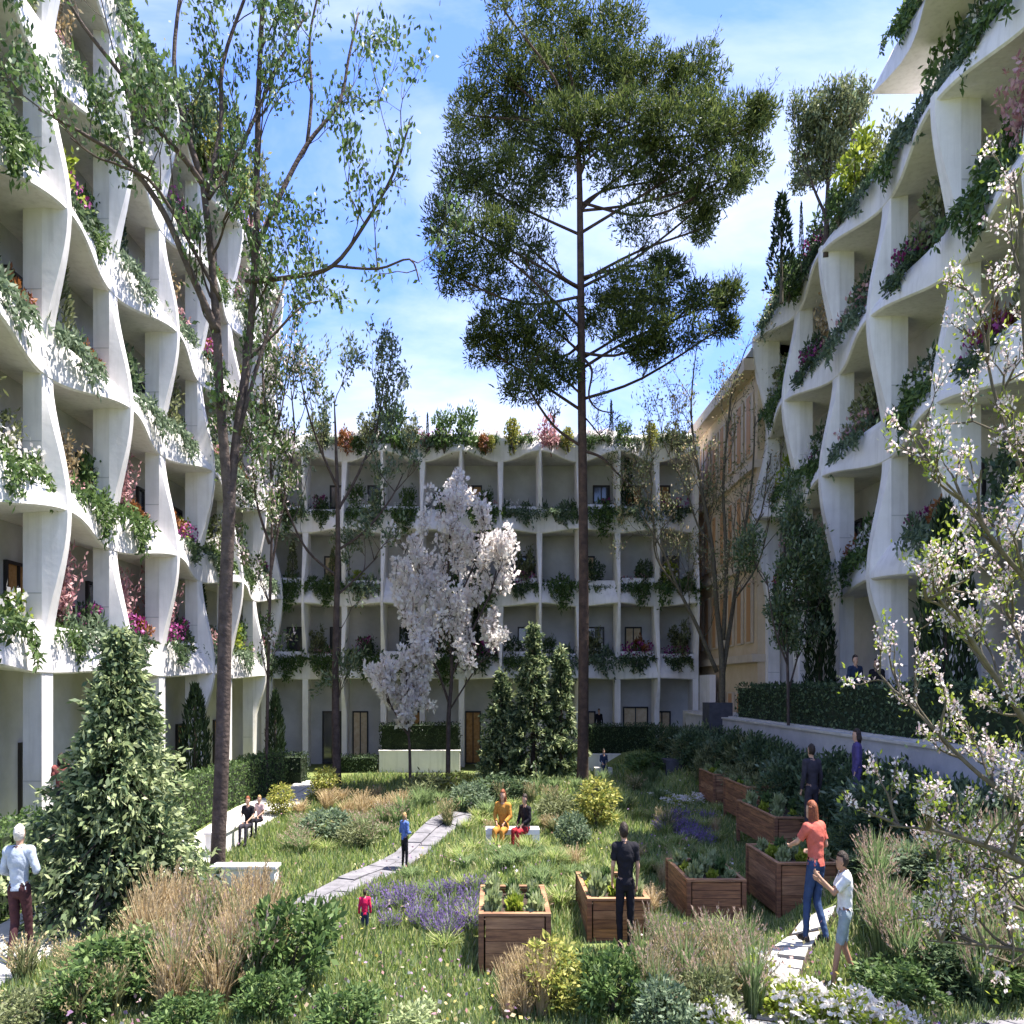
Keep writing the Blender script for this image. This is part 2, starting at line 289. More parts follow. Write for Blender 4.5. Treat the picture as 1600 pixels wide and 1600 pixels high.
# ------------------------------------------------------------------ buildings
S = 3.2
ORD = ['first', 'second', 'third', 'fourth', 'fifth', 'sixth', 'seventh', 'eighth', 'ninth', 'tenth', 'eleventh', 'twelfth']
def cosw(t): return .5-.5*math.cos(math.pi*t)
class Facade:
    def __init__(s, name, T, us, z1, nfl, zb, amp, finw, depth, par=0):
        s.name, s.T, s.us, s.z1, s.n, s.zb, s.amp, s.fw, s.dep, s.par = name, T, us, z1, nfl, zb, amp, finw, depth, par
    def zf(s, j): return s.z1+S*(j-1)
    def node(s, i, j):
        if j <= 0: return .0
        return s.amp if (i+j+s.par) % 2 == 0 else 0.0
    def wcol(s, i, z):
        t = (z-s.zf(1))/S
        if t < 0:
            a = s.node(i, 1); return a*cosw(max(0, 1+t*1.5)) if a else 0.
        j = int(t); fr = t-j; return s.node(i, 1+j)*(1-cosw(fr))+s.node(i, 2+j)*cosw(fr)
    def wband(s, k, fr, j): return s.node(k, j)*(1-cosw(fr))+s.node(k+1, j)*cosw(fr)
    def grid(s, A): return np.array([[s.T(*p) for p in row] for row in A])
    def build(s, root, doors):
        T = s.T; ztop = s.zf(s.n)
        # columns
        for i, u in enumerate(s.us):
            zs = [s.zb]+list(np.linspace(s.zf(1)-1.6, ztop+.2, 9*s.n))
            rows = []
            for z in zs:
                w_ = s.wcol(i, z); k = w_/max(s.amp, .01); w_ += -.025+.05*k; hw = s.fw*(.40-.22*min(1, max(0, k)))
                rows.append([(u-s.fw*.5, -s.dep*.36, z), (u-s.fw*.5+.01, -.02, z), (u-hw, w_, z), (u+hw, w_, z), (u+s.fw*.5-.01, -.02, z), (u+s.fw*.5, -s.dep*.36, z)])
            m = MB(); A = s.grid(rows)
            for q in range(5): m.grid(A[:, q:q+2])
            m.grid(s.grid([rows[-1][:3], rows[-1][:2:-1]]))
            m.build('column', M['concrete'], root, smooth=True)
            if s.fw > .4:     # joint line between the precast halves of the pier
                m = MB()
                for zz in [s.zb+1.5]+[s.zf(j)+1.45 for j in range(1, s.n)]:
                    hw = s.fw*.5
                    m.grid(s.grid([[(u-hw-.004, -s.dep*.35, zz), (u-hw-.004, -.02, zz)], [(u-hw-.004, -s.dep*.35, zz+.025), (u-hw-.004, -.02, zz+.025)]]))
                m.build('joint', M['inner'], root)['kind'] = 'stuff'
        nb = len(s.us)-1
        for j in range(1, s.n+1):
            z = s.zf(j)
            for k in range(nb):
                u0, u1 = s.us[k], s.us[k+1]; fr = np.linspace(0, 1, 17)
                hp = .78+.12*math.sin(k*2.1+j)+(.15 if s.name == 'back' else 0)
                rows = []
                for f_ in fr:
                    u = u0+(u1-u0)*f_; wb = s.wband(k, f_, j); dz = .16-.34*wb/s.amp; dz = dz*(1 if j > 1 else .4)*(.3 if s.name == 'back' and j < s.n else 1)
                    rr_ = [(u, -s.dep, z-.10), (u, wb-.05, z-.18-dz), (u, wb, z-.14-dz), (u, wb*.97, z+.02-dz*.8), (u, wb*.66, z+.30-dz*.35), (u, wb*.25+.0, z+.6), (u, .0, z+hp-.03), (u, -.03, z+hp), (u, -.14, z+hp), (u, -.15, z-.02)]
                    rows.append(rr_)
                A = s.grid(rows)
                MB().grid(A[:, 0:3]).build('soffit', M['concrete'], root)
                MB().grid(A[:, 2:10]).build('parapet', M['concrete'], root, smooth=True)
                MB().grid(s.grid([[(u0, -.15, z+.52), (u0, -.62, z+.52)], [(u1, -.15, z+.52), (u1, -.62, z+.52)]])).grid(
                    s.grid([[(u0, -.62, z+.52), (u0, -.62, z)], [(u1, -.62, z+.52), (u1, -.62, z)]])).build('planting_bed', M['soil'], root)
            m = MB(); a, b_ = s.us[0], s.us[-1]
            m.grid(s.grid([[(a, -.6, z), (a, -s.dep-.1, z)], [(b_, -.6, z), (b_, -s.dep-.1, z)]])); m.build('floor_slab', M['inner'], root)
        a, b_ = s.us[0], s.us[-1]; zt = ztop+.02; zb = s.zb-.6
        m = MB(); d2 = s.dep+6
        m.grid(s.grid([[(a, -s.dep, zb), (a, -s.dep, zt)], [(b_, -s.dep, zb), (b_, -s.dep, zt)]]))
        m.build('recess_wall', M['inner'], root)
        m = MB()
        m.grid(s.grid([[(a, -d2, zb), (a, -d2, zt)], [(b_, -d2, zb), (b_, -d2, zt)]])); m.grid(s.grid([[(a, -.4, zt), (a, -d2, zt)], [(b_, -.4, zt), (b_, -d2, zt)]]))
        for e_ in (a, b_): m.grid(s.grid([[(e_, -.3, zb), (e_, -.3, zt)], [(e_, -d2, zb), (e_, -d2, zt)]]))
        m.build('rear_block', M['concrete'], root)
        for (k, j, f0, f1, zl, zh, m_) in doors:
            u0, u1 = s.us[k], s.us[k+1]; ua, ub = u0+(u1-u0)*f0, u0+(u1-u0)*f1; z = s.zf(j) if j > 0 else s.zb
            w_ = -s.dep; fwid = .06
            fo = MB()
            for (p, q, r_, t_) in ((ua-fwid, ua, zl, zh), (ub, ub+fwid, zl, zh), (ua, ub, zh-.07, zh), (ua, ub, zl, zl+.05), ((ua+ub)/2-.02, (ua+ub)/2+.02, zl+.05, zh-.07)):
                c = [s.T(x_, y_, z_) for x_ in (p, q) for y_ in (w_+.002, w_+.09) for z_ in (z+r_, z+t_)]
                fo.add(c, [(0, 1, 3, 2), (4, 6, 7, 5), (0, 4, 5, 1), (2, 3, 7, 6), (0, 2, 6, 4), (1, 5, 7, 3)])
            fr_ = fo.build('window' if zl > .1 else 'door', M['frame'], root)
            MB().grid(s.grid([[(ua, w_+.03, z+zl), (ua, w_+.03, z+zh)], [(ub, w_+.03, z+zl), (ub, w_+.03, z+zh)]])).build('pane', M[m_], fr_)
ul = [15.8+3.3*k for k in range(8)]; ul[-1] = 38.4
LF = Facade('left', lambda u, w_, z: (-9.5+w_, u, z), ul, 4.01, 6, 0., .43, .50, 1.15, 1)
ur = [15.7+3.3*k for k in range(6)]
RF = Facade('right', lambda u, w_, z: (9.75-w_, u, z), ur, 6.25, 4, 2.5, .43, .54, 1.2, 1)
ub = [-3.12+1.7*k for k in range(-4, 8)]
BF = Facade('back', lambda u, w_, z: (u, 39-w_, z), ub, 4.01, 4, 0., .55, .27, 1.6, 1)
ra = empty('apartment_building', (-9.5, 27, 0)); ra.location = (0, 0, 0)
tag(ra, 'tall white apartment block with wavy concrete balcony grid, sunlit along the left side', 'building')
rr = random.Random(5)
dl = []
for k in range(7):
    for j in range(0, 6):
        f0 = rr.choice((.12, .3, .5))
        if rr.random() < .8: dl.append((k, j, f0, f0+.28, 0.02 if j == 0 or rr.random() < .5 else .9, 2.25, rr.choice(('glass', 'glass', 'curtain'))))
LF.build(ra, dl)
rb = empty('apartment_building'); tag(rb, 'white apartment block with wavy balcony grid in shade along the right side', 'building')
dl = [(k, j, .3, .62, .02, 2.25, 'glass') for k in range(5) for j in (1, 2, 3) if (k+j) % 3]
RF.build(rb, dl)
rc = empty('apartment_building'); tag(rc, 'low white apartment block with thin columns closing the far end of the garden', 'building')
dl = [(1, 0, .3, .75, .02, 2.4, 'glass'), (2, 0, .1, .45, .02, 2.4, 'creamdoor'), (3, 0, .35, .85, .02, 2.4, 'curtain'), (5, 0, .1, .45, .02, 2.4, 'curtain'), (6, 0, .05, .4, .02, 2.4, 'glass'), (8, 0, .2, .5, .9, 2.4, 'creamdoor'), (9, 0, .3, .9, .9, 2.6, 'creamdoor'), (10, 0, .1, .5, .02, 2.4, 'creamdoor')]
for j in (1, 2, 3):
    for k in range(11):
        if rr.random() < .6:
            f0 = rr.choice((.1, .35, .5)); dl.append((k, j, f0, f0+.38, .02, 2.2, rr.choice(('glass', 'glass', 'glass', 'curtain', 'creamdoor'))))
BF.build(rc, dl)
# the stub end of the far block, right of its last column
m = MB(); m.box(8.95, 9.2, 37.2, 39.1, 0, 4.0); m.build('end_wall', M['concrete'], rc)
# floating roof slab above the right block
cn = empty('roof_canopy'); tag(cn, 'white cantilevered slab with planted edge high above the right block', 'roof canopy')
y0, y1 = 14.5, 22.0; z0 = 18.05
xs_ = np.linspace(0, 1, 15)
A = np.array([[(9.25+.25*math.sin(t*9)*1, y1-(y1-y0)*t, z0), (9.55, y1-(y1-y0)*t, z0+.6), (9.8, y1-(y1-y0)*t, z0+1.1), (9.95, y1-(y1-y0)*t, z0+1.1)] for t in xs_])
MB().grid(A).build('fascia', M['concrete'], cn, smooth=True)
B_ = np.array([[(9.25+.25*math.sin(t*9), y1-(y1-y0)*t, z0), (15.0, y1-(y1-y0)*t, z0)] for t in xs_])
MB().grid(B_).build('underside', M['concrete'], cn)
MB().grid(np.array([[(9.95, y0, z0+1.0), (15, y0, z0+1.0)], [(9.95, y1, z0+1.0), (15, y1, z0+1.0)]])).build('deck', M['soil'], cn)
MB().add([(9.25, y1, z0), (15, y1, z0), (15, y1, z0+1.1), (9.95, y1, z0+1.1), (9.8, y1, z0+1.1), (9.55, y1, z0+.6)], [(0, 1, 2, 3, 4, 5)]).build('end_face', M['concrete'], cn)
MB().box(11.5, 14.8, 14.6, 21.0, 15.9, 18.04).build('penthouse_wall', M['inner'], cn)

# ochre building beyond the right block
rd = empty('town_building'); tag(rd, 'ochre stucco building with tall narrow windows beyond the white right block', 'building')
X0 = 9.5
m = MB(); m.box(X0, 16, 32.3, 62, 0, 15.0); m.build('wall', M['beige'], rd)
for zc, d in ((4.4, .22), (7.9, .16), (11.4, .16), (14.9, .5)):
    MB().box(X0-d, X0+.3, 32.25, 62.1, zc, zc+.28+(.15 if d > .4 else 0)).build('cornice', M['beigetrim'], rd)
MB().add([(X0-.45, 32.2, 15.35), (16, 32.2, 15.35), (16, 62.2, 15.35), (X0-.45, 62.2, 15.35), (X0+1.2, 32.2, 17.6), (15, 32.2, 17.6), (15, 62.2, 17.6), (X0+1.2, 62.2, 17.6)],
         [(4, 5, 6, 7), (0, 4, 7, 3), (0, 1, 5, 4), (1, 2, 6, 5), (2, 3, 7, 6)]).build('roof', M['zinc'], rd)
wm = MB(); wm.box(-.07, .02, 0, .62, 0, 2.3); wmesh = wm.mesh('window', M['beigetrim'])
pm = MB(); pm.box(-.085, -.072, .07, .55, .07, 2.23); pmesh = pm.mesh('pane', M['shutter'])
sm = MB(); sm.box(-.06, -.02, .0, .17, 0.02, 2.28); smesh_ = sm.mesh('shutter', M['beigetrim'])
for j, z in enumerate((1.0, 5.1, 8.5, 12.0)):
    for k in range(22):
        y = 32.9+k*1.3
        wo = link('window', wmesh, rd, (X0, y, z)); po = link('pane', pmesh, wo)
        s1 = link('shutter', smesh_, wo, (0, -.18, 0)); s2 = link('shutter', smesh_, wo, (0, .63, 0))

# ------------------------------------------------------------------ terrace and low walls
wl = empty('retaining_wall'); tag(wl, 'long white retaining wall below the dark hedge on the right', 'wall')
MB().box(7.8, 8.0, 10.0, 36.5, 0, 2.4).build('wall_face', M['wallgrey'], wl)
MB().box(7.76, 8.04, 9.96, 36.54, 2.4, 2.46).build('coping', M['pave'], wl)
tr = MB().box(8.0, 13, 10, 38, 0, 2.5).build('terrace_floor', M['pave']); tag(tr, kind='structure')
def block(name, x0, x1, y0, y1, z0, z1, m, label, cat, cap=None):
    r = empty(name, ((x0+x1)/2, (y0+y1)/2, z0)); tag(r, label, cat)
    hx, hy = (x1-x0)/2, (y1-y0)/2
    MB().box(-hx, hx, -hy, hy, 0, z1-z0).build('body', m, r)
    if cap: MB().box(-hx-.03, hx+.03, -hy-.03, hy+.03, z1-z0+.001, z1-z0+.05).build('cap', cap, r)
    return r
block('seat_wall', -4.95, -3.85, 15.7, 16.05, hz(-4.4, 16)-.2, .30, M['concrete'], 'low white seat wall behind the tall beige grasses beside the slender trunk', 'low wall', M['concrete'])
block('seat_wall', -6.0, -5.65, 18.6, 21.4, -.1, .42, M['concrete'], 'low white wall beside the hedge where two small figures sit', 'low wall', M['concrete'])
block('garden_wall', -4.7, -1.4, 36.6, 36.9, -.1, .85, M['concrete'], 'low white wall under the dark hedge box near the white magnolia', 'low wall', M['concrete'])
block('garden_wall', 3.6, 6.7, 36.6, 36.9, -.1, .7, M['concrete'], 'low white wall under the clipped hedge right of the pine trunk', 'low wall', M['concrete'])
block('stone_block', 5.5, 6.25, 28.6, 29.6, hz(5.8, 29)-.3, 1.15, M['darkstone'], 'dark grey square stone bin standing in the meadow near the far path', 'stone planter')
pz = block('tree_planter', 7.35, 8.15, 30.6, 31.6, hz(7.7, 31)-.3, 2.95, M['darkstone'], 'tall dark box planter holding the bare many-stemmed tree', 'tree planter')
# ------------------------------------------------------------------ hedges
def hedge(x0, x1, y0, y1, z0, z1, lm, label, n=2600, leaf=.09):
    r = empty('hedge', ((x0+x1)/2, (y0+y1)/2, z0)); tag(r, label, 'hedge')
    hx, hy, hh = (x1-x0)/2, (y1-y0)/2, z1-z0
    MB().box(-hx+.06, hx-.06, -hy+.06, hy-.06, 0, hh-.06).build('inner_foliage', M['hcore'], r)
    areas = np.array([2*hy*hh*2, 2*hx*hh*2, 4*hx*hy]); areas = areas/areas.sum()
    f = rng.choice(3, n, p=areas); U = rng.uniform(-1, 1, (n, 3)); s_ = np.where(rng.random(n) < .5, -1, 1)
    C = U*np.array([hx, hy, hh/2])
    C[f == 0, 0] = s_[f == 0]*hx; C[f == 1, 1] = s_[f == 1]*hy; C[f == 2, 2] = hh/2
    C[:, 2] += hh/2; C += rng.normal(size=C.shape)*.03
    C[:, 2] += .05*np.sin(C[:, 1]*2.3)*(f == 2)
    MB().quads(leaves(C, leaf, leaf*.6, .35, xs=.8)).build('leaf_face', lm, r)
    return r
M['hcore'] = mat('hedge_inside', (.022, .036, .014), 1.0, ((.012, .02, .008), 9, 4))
hedge(-8.2, -7.35, 11.0, 18.2, 0, 1.28, LM['green'], 'clipped green hedge beside the old man at the left edge', 6500)
hedge(-8.0, -7.3, 18.6, 31.5, 0, 1.25, LM['green'], 'long clipped green hedge running back along the sunlit left block', 8500)
hedge(-7.7, -6.9, 32.2, 33.4, 0, 1.0, LM['cyp'], 'short dark hedge box at the far end of the long left hedge', 900)
hedge(-4.7, -1.45, 36.95, 37.6, .6, 1.95, LM['cyp'], 'dark clipped hedge behind the white magnolia trunk', 3000)
hedge(3.6, 6.7, 36.95, 37.7, .5, 1.9, LM['deep'], 'clipped green hedge right of the pine trunk against the far block', 3500)
hedge(-6.4, -4.8, 36.4, 37.2, -.05, .65, LM['deep'], 'low dark green hedge by the orange curtained door', 1300)
hedge(8.1, 9.0, 11.0, 30.0, 2.4, 3.52, LM['deep'], 'long dark hedge on top of the white retaining wall', 9000, .1)

# ------------------------------------------------------------------ balcony and roof planting: kinds drawn once, then copied
XS = .66
def trailer(seed, L_=1.4, flower=None, lm='blue', drop=.6):
    """trailing plant along a bed: outward is -y, runs along x"""
    m = MB(); n = 560
    x = rng.uniform(-L_/2, L_/2, n); C = np.stack([x, rng.uniform(-.12, .3, n), rng.uniform(0, .34, n)*(.6+.4*np.sin(x*7+seed))], 1)
    m.quads(leaves(C, .17, .055, .6))
    k = int(30*L_)
    for i in range(k):
        xx = rng.uniform(-L_/2, L_/2); dl_ = drop*rng.uniform(.35, 1.15)*(.65+.35*math.sin(xx*5+seed)); q = max(6, int(dl_*34))
        t = np.linspace(0, 1, q); C = np.stack([xx+rng.normal(size=q)*.025, -.2-.16*np.sqrt(t)-rng.random(q)*.05, .12-dl_*t], 1)
        m.quads(leaves(C, .13, .05, -.7))
    mats = [LM[lm]]
    if flower:
        n = 130; C = np.stack([rng.uniform(-L_/2, L_/2, n), rng.uniform(-.2, .25, n), rng.uniform(.1, .5, n)], 1); m.quads(leaves(C, .09, .07, .3), 1); mats.append(LM[flower])
    return m.mesh('trailing_plant', mats)
def shrub(lm, r, n=26, cs=.2, per=34, leaf=(.12, .06), flower=None, fn=0, stem=True):
    m = MB(); pts, d = clumps(n, (0, 0, r[2]), r, cs, per); m.quads(leaves(pts, leaf[0], leaf[1], .3, d))
    mats = [LM[lm], M['twig']]
    if stem:
        for i in range(6):
            a = rng.uniform(0, 6.28); e_ = np.array([math.cos(a)*r[0]*.5, math.sin(a)*r[1]*.5, r[2]*1.1]); m.tube([np.zeros(3)-[0, 0, .05], e_*.5+rng.normal(size=3)*.03, e_], [.022, .016, .008], 5, 1)
    if flower:
        pts, d = clumps(max(4, fn//12), (0, 0, r[2]), np.array(r)*1.05, cs*.6, 12); m.quads(leaves(pts, .08, .07, .3, d), 2); mats.append(LM[flower])
    return m.mesh('shrub', mats)
def cone_plant(lm, h, r, n=900, leaf=(.12, .04)):
    m = MB(); t = rng.random(n)**.8; a = rng.uniform(0, 6.28, n); rad = r*(1-t)**.8*(.75+.3*rng.random(n))*(.85+.15*np.sin(t*23+a*2))
    C = np.stack([np.cos(a)*rad, np.sin(a)*rad, .1+t*h], 1); D = np.stack([np.cos(a), np.sin(a), np.full(n, .8)], 1)
    m.quads(leaves(C, leaf[0], leaf[1], .5, D, .5)); m.tube([(0, 0, -.1), (0, 0, h*.8)], [.04, .012], 6, 1)
    return m.mesh('small_conifer', [LM[lm], M['twig']])
def feather(lm, h=1.3, n=70):
    m = MB()
    for i in range(n):
        a = rng.uniform(0, 6.28); lean = rng.uniform(.05, .5); e_ = np.array([math.cos(a)*lean, math.sin(a)*lean, h*rng.uniform(.6, 1.05)])
        t = np.linspace(.25, 1, 16)[:, None]; C = e_*t*np.array([1, 1, 1])+rng.normal(size=(16, 3))*.03; m.quads(leaves(C, .1, .045, .6))
        if i % 4 == 0: m.tube([np.zeros(3), e_*.9], [.012, .004], 4, 1)
    return m.mesh('feathery_shrub', [LM[lm], M['twig']])
PR = {}
PR['trail'] = [trailer(0), trailer(1, 1.7, None, 'green', .75), trailer(2, 1.1, 'magenta', 'deep', .5), trailer(3, 1.5, 'pink', 'blue', .55), trailer(4, 1.3, 'white', 'green', .65)]
PR['lime'] = [shrub('lime', (.38, .38, .42), 24, .16, 30), shrub('green', (.42, .4, .5), 26, .18, 30)]
PR['dark'] = [shrub('deep', (.5, .45, .5), 30, .2, 30), shrub('olive', (.42, .42, .62), 28, .18, 32)]
PR['flower'] = [shrub('deep', (.42, .4, .4), 22, .17, 26, flower='magenta', fn=170), shrub('rust', (.38, .4, .36), 20, .16, 26, flower='pink', fn=120), shrub('green', (.42, .4, .4), 22, .17, 26, flower='purple', fn=150)]
PR['cone'] = [cone_plant('cyp', 1.7, .34), cone_plant('olive', 1.5, .4)]
PR['feather'] = [feather('pink', 1.3), feather('straw', 1.1)]
KN = {'trail': ('trailing_plant', 'trailing plant'), 'lime': ('round_shrub', 'shrub'), 'dark': ('leafy_shrub', 'shrub'), 'flower': ('flowering_shrub', 'shrub'), 'cone': ('small_conifer', 'conifer'), 'feather': ('feathery_shrub', 'shrub')}
DESC = {('trail', 0): 'trailing blue-green plant', ('trail', 1): 'long trailing green plant', ('trail', 2): 'trailing plant with magenta flowers', ('trail', 3): 'trailing plant with pink flowers', ('trail', 4): 'trailing plant with small white flowers',
        ('lime', 0): 'round lime green shrub', ('lime', 1): 'round green shrub', ('dark', 0): 'dark leafy shrub', ('dark', 1): 'olive toned shrub', ('flower', 0): 'shrub with magenta flowers', ('flower', 1): 'rust shrub with pink flowers', ('flower', 2): 'shrub with purple flowers',
        ('cone', 0): 'small dark conifer', ('cone', 1): 'small olive conifer', ('feather', 0): 'pink feathery shrub', ('feather', 1): 'straw coloured feathery shrub'}
WH = {'left': 'left block', 'right': 'right block', 'back': 'far block'}
def put_plant(fc, kind, vi, k, j, fr, w_, sc_, pos):
    u = fc.us[k]+(fc.us[k+1]-fc.us[k])*fr; z = fc.zf(j)+(.52 if kind != 'trail' else .62)
    loc = fc.T(u, w_, z)
    nm, cat = KN[kind]; o = link(nm, PR[kind][vi], None, loc)
    if fc.name == 'left': o.rotation_euler = (0, 0, math.radians(90)); o.scale = (sc_, sc_*XS, sc_)
    elif fc.name == 'right': o.rotation_euler = (0, 0, math.radians(-90)); o.scale = (sc_, sc_*XS, sc_)
    else: o.scale = (sc_*XS*(1.2 if kind == 'trail' else 1), sc_, sc_)
    row = 'roof edge' if j == fc.n else ORD[j-1]+' row'
    bay = ORD[k]+(' bay from front' if fc.name != 'back' else ' bay from left')
    tag(o, f"{DESC[(kind, vi)]}, {WH[fc.name]}, {row}, {bay}"+(', '+pos if pos else ''), cat, 'plants on the '+WH[fc.name])
pr = random.Random(11)
for fc, nb in ((LF, 7), (RF, 5), (BF, 11)):
    for j in range(1, fc.n+1):
        for k in range(nb):
            roof = j == fc.n
            if fc.name == 'back':
                if pr.random() < .93: put_plant(fc, 'trail', pr.choice((0, 1, 1, 2, 4)), k, j, .5, -.1, pr.uniform(1.3, 1.8) if not roof else pr.uniform(.9, 1.2), '')
                put_plant(fc, 'trail', pr.choice((0, 1, 3, 4)), k, j, pr.uniform(.25, .75), -.16, pr.uniform(.8, 1.2), 'inner')
                if pr.random() < .85 and not roof:
                    kd = pr.choice(('dark', 'dark', 'cone', 'flower', 'lime')); put_plant(fc, kd, pr.randrange(2), k, j, pr.uniform(.25, .75), -.35, pr.uniform(1.05, 1.6), 'behind')
            else:
                side = pr.choice((.3, .35, .65)) if not roof else .5
                put_plant(fc, 'trail', pr.randrange(5), k, j, side, -.08, pr.uniform(1.35, 1.75), '')
                if not roof and pr.random() < .55: put_plant(fc, 'trail', pr.choice((0, 1, 3)), k, j, .98-side, -.12, pr.uniform(.8, 1.15), 'second')
                if roof: put_plant(fc, 'trail', pr.randrange(2), k, j, side+.38, -.08, pr.uniform(1.15, 1.4), 'rear half')
                kd = pr.choice(('lime', 'dark', 'flower', 'cone', 'feather', 'dark'))
                put_plant(fc, kd, pr.randrange(2), k, j, pr.uniform(.25, .5), -.42, pr.uniform(1.35, 1.9), 'tall')
                if pr.random() < .85:
                    kd = pr.choice(('flower', 'lime', 'dark', 'flower')); put_plant(fc, kd, pr.randrange(2), k, j, pr.uniform(.68, .85), -.4, pr.uniform(1.1, 1.5), 'lower')
# canopy planting
for i, y in enumerate((16, 17.6, 19.2, 20.8)):
    o = link('trailing_plant', PR['trail'][i % 2], None, (9.75, y, z0+1.15)); o.rotation_euler = (0, 0, -math.pi/2); o.scale = (1.3, .9, 1.2)
    tag(o, f'trailing green plant on the edge of the high roof canopy, {ORD[3-i]} from its far corner', 'trailing plant', 'plants on the roof canopy')
for i, (y, kd, v, s_) in enumerate(((21.4, 'dark', 0, .9), (19.6, 'lime', 0, 1.5), (18.0, 'lime', 0, 1.3), (20.4, 'flower', 0, .8))):
    o = link(KN[kd][0], PR[kd][v], None, (9.95, y, z0+1.0)); o.scale = (s_*.7, s_, s_)
    tag(o, DESC[(kd, v)]+f' on the high roof canopy, {ORD[i]} of four', 'shrub', 'plants on the roof canopy')
# roof specimens (photo px, base y, distance, kind, variant, scale, label)
def spec(px, py, Y, kd, v, s_, label, name=None, zs=None):
    p = P(px, py, Y); o = link(name or KN[kd][0], PR[kd][v], None, p); o.scale = (s_*XS, s_, zs or s_)
    tag(o, label, 'shrub' if kd != 'cone' else 'conifer'); return o
spec(1221, 465, 27.6, 'cone', 0, 1.75, 'broad dark conifer on the roof corner of the right block', 'roof_conifer').scale = (1.5, 2.2, 1.75)
spec(1252, 420, 27, 'cone', 0, 1.2, 'needle-thin dark cypress on the right roof beside the broad conifer', 'roof_conifer').scale = (.28, .4, 1.1)
spec(1340, 300, 24, 'lime', 0, 1.9, 'bright lime shrub on the right roof beside the silvery olive tree', 'roof_shrub')
spec(1310, 350, 24.6, 'lime', 1, 1.1, 'smaller green shrub below the silvery olive tree on the right roof', 'roof_shrub')
spec(1232, 470, 28.5, 'lime', 1, 1.5, 'rounded green shrub at the foot of the broad roof conifer', 'roof_shrub')
BY = 38.6
PR['yl'] = [shrub('yellow', (.4, .4, .42), 26, .16, 30, (.1, .06))]; KN['yl'] = ('yellow_shrub', 'shrub')
spec(325, 262, 28.5, 'yl', 0, 2.3, 'large yellow shrub on the roof of the left block behind the slender tree')
spec(350, 285, 29.5, 'lime', 1, 2.6, 'large round green shrub on the left roof beside the yellow one')
spec(372, 320, 31.5, 'yl', 0, 1.9, 'second yellow shrub on the left roof, farther back')
spec(300, 215, 26.5, 'dark', 0, 1.9, 'dark leafy shrub on the left roof in front of the yellow one')
spec(392, 345, 33.5, 'dark', 1, 2.2, 'olive shrub near the far end of the left roof')
for px, kd, v, s_, lb in ((665, 'flower', 0, 1.0, 'low magenta flowering shrub on the far roof left of the paired green shrubs'),
                          (694, 'lime', 1, 1.75, 'left one of the paired round green shrubs on the far roof'), (728, 'lime', 1, 1.9, 'right one of the paired round green shrubs on the far roof'),
                          (757, 'flower', 1, 1.0, 'rusty pink shrub on the far roof right of the paired green shrubs'),
                          (802, 'yl', 0, 1.5, 'large yellow shrub in the middle of the far roof'), (860, 'pk', 0, 1.7, 'tall pink blossoming shrub on the far roof left of the pine trunk'),
                          (888, 'yl', 0, 1.1, 'smaller yellow shrub on the far roof touching the pine trunk'), (768, 'yl', 0, .75, 'low yellow shrub on the far roof beside the rusty one'),
                          (975, 'lime', 1, 1.3, 'round green shrub on the far roof right of the pine trunk'), (1018, 'yl', 0, 1.3, 'yellow shrub at the right end of the far roof'),
                          (640, 'dark', 1, 1.3, 'olive shrub on the far roof beside the thin cypress'), (615, 'lime', 1, 2.1, 'tall green shrub on the left part of the far roof'),
                          (590, 'cone', 0, 1.7, 'thin dark cypress on the left part of the far roof'), (668, 'cone', 0, .9, 'tiny thin cypress on the far roof above the magenta shrub'),
                          (575, 'dark', 1, 1.5, 'olive shrub left of the thin cypress on the far roof'), (540, 'flower', 1, 1.3, 'rust and pink shrub toward the left end of the far roof'),
                          (500, 'dark', 1, 1.5, 'broad olive shrub at the left end of the far roof'), (1050, 'dark', 1, 1.1, 'olive shrub at the far right end of the far roof'), (955, 'cone', 0, 1.2, 'short dark conifer on the far roof just right of the pine')):
    if kd in ('yl', 'pk'):
        if kd not in PR: PR[kd] = [shrub('yellow' if kd == 'yl' else 'pink', (.4, .4, .42), 26, .16, 30, (.1, .06))]; KN[kd] = ('yellow_shrub' if kd == 'yl' else 'pink_shrub', 'shrub')
    o = spec(px, 705, BY, kd, v, s_, lb)
    if kd == 'cone': o.scale = (.35*s_, .5*s_, s_)

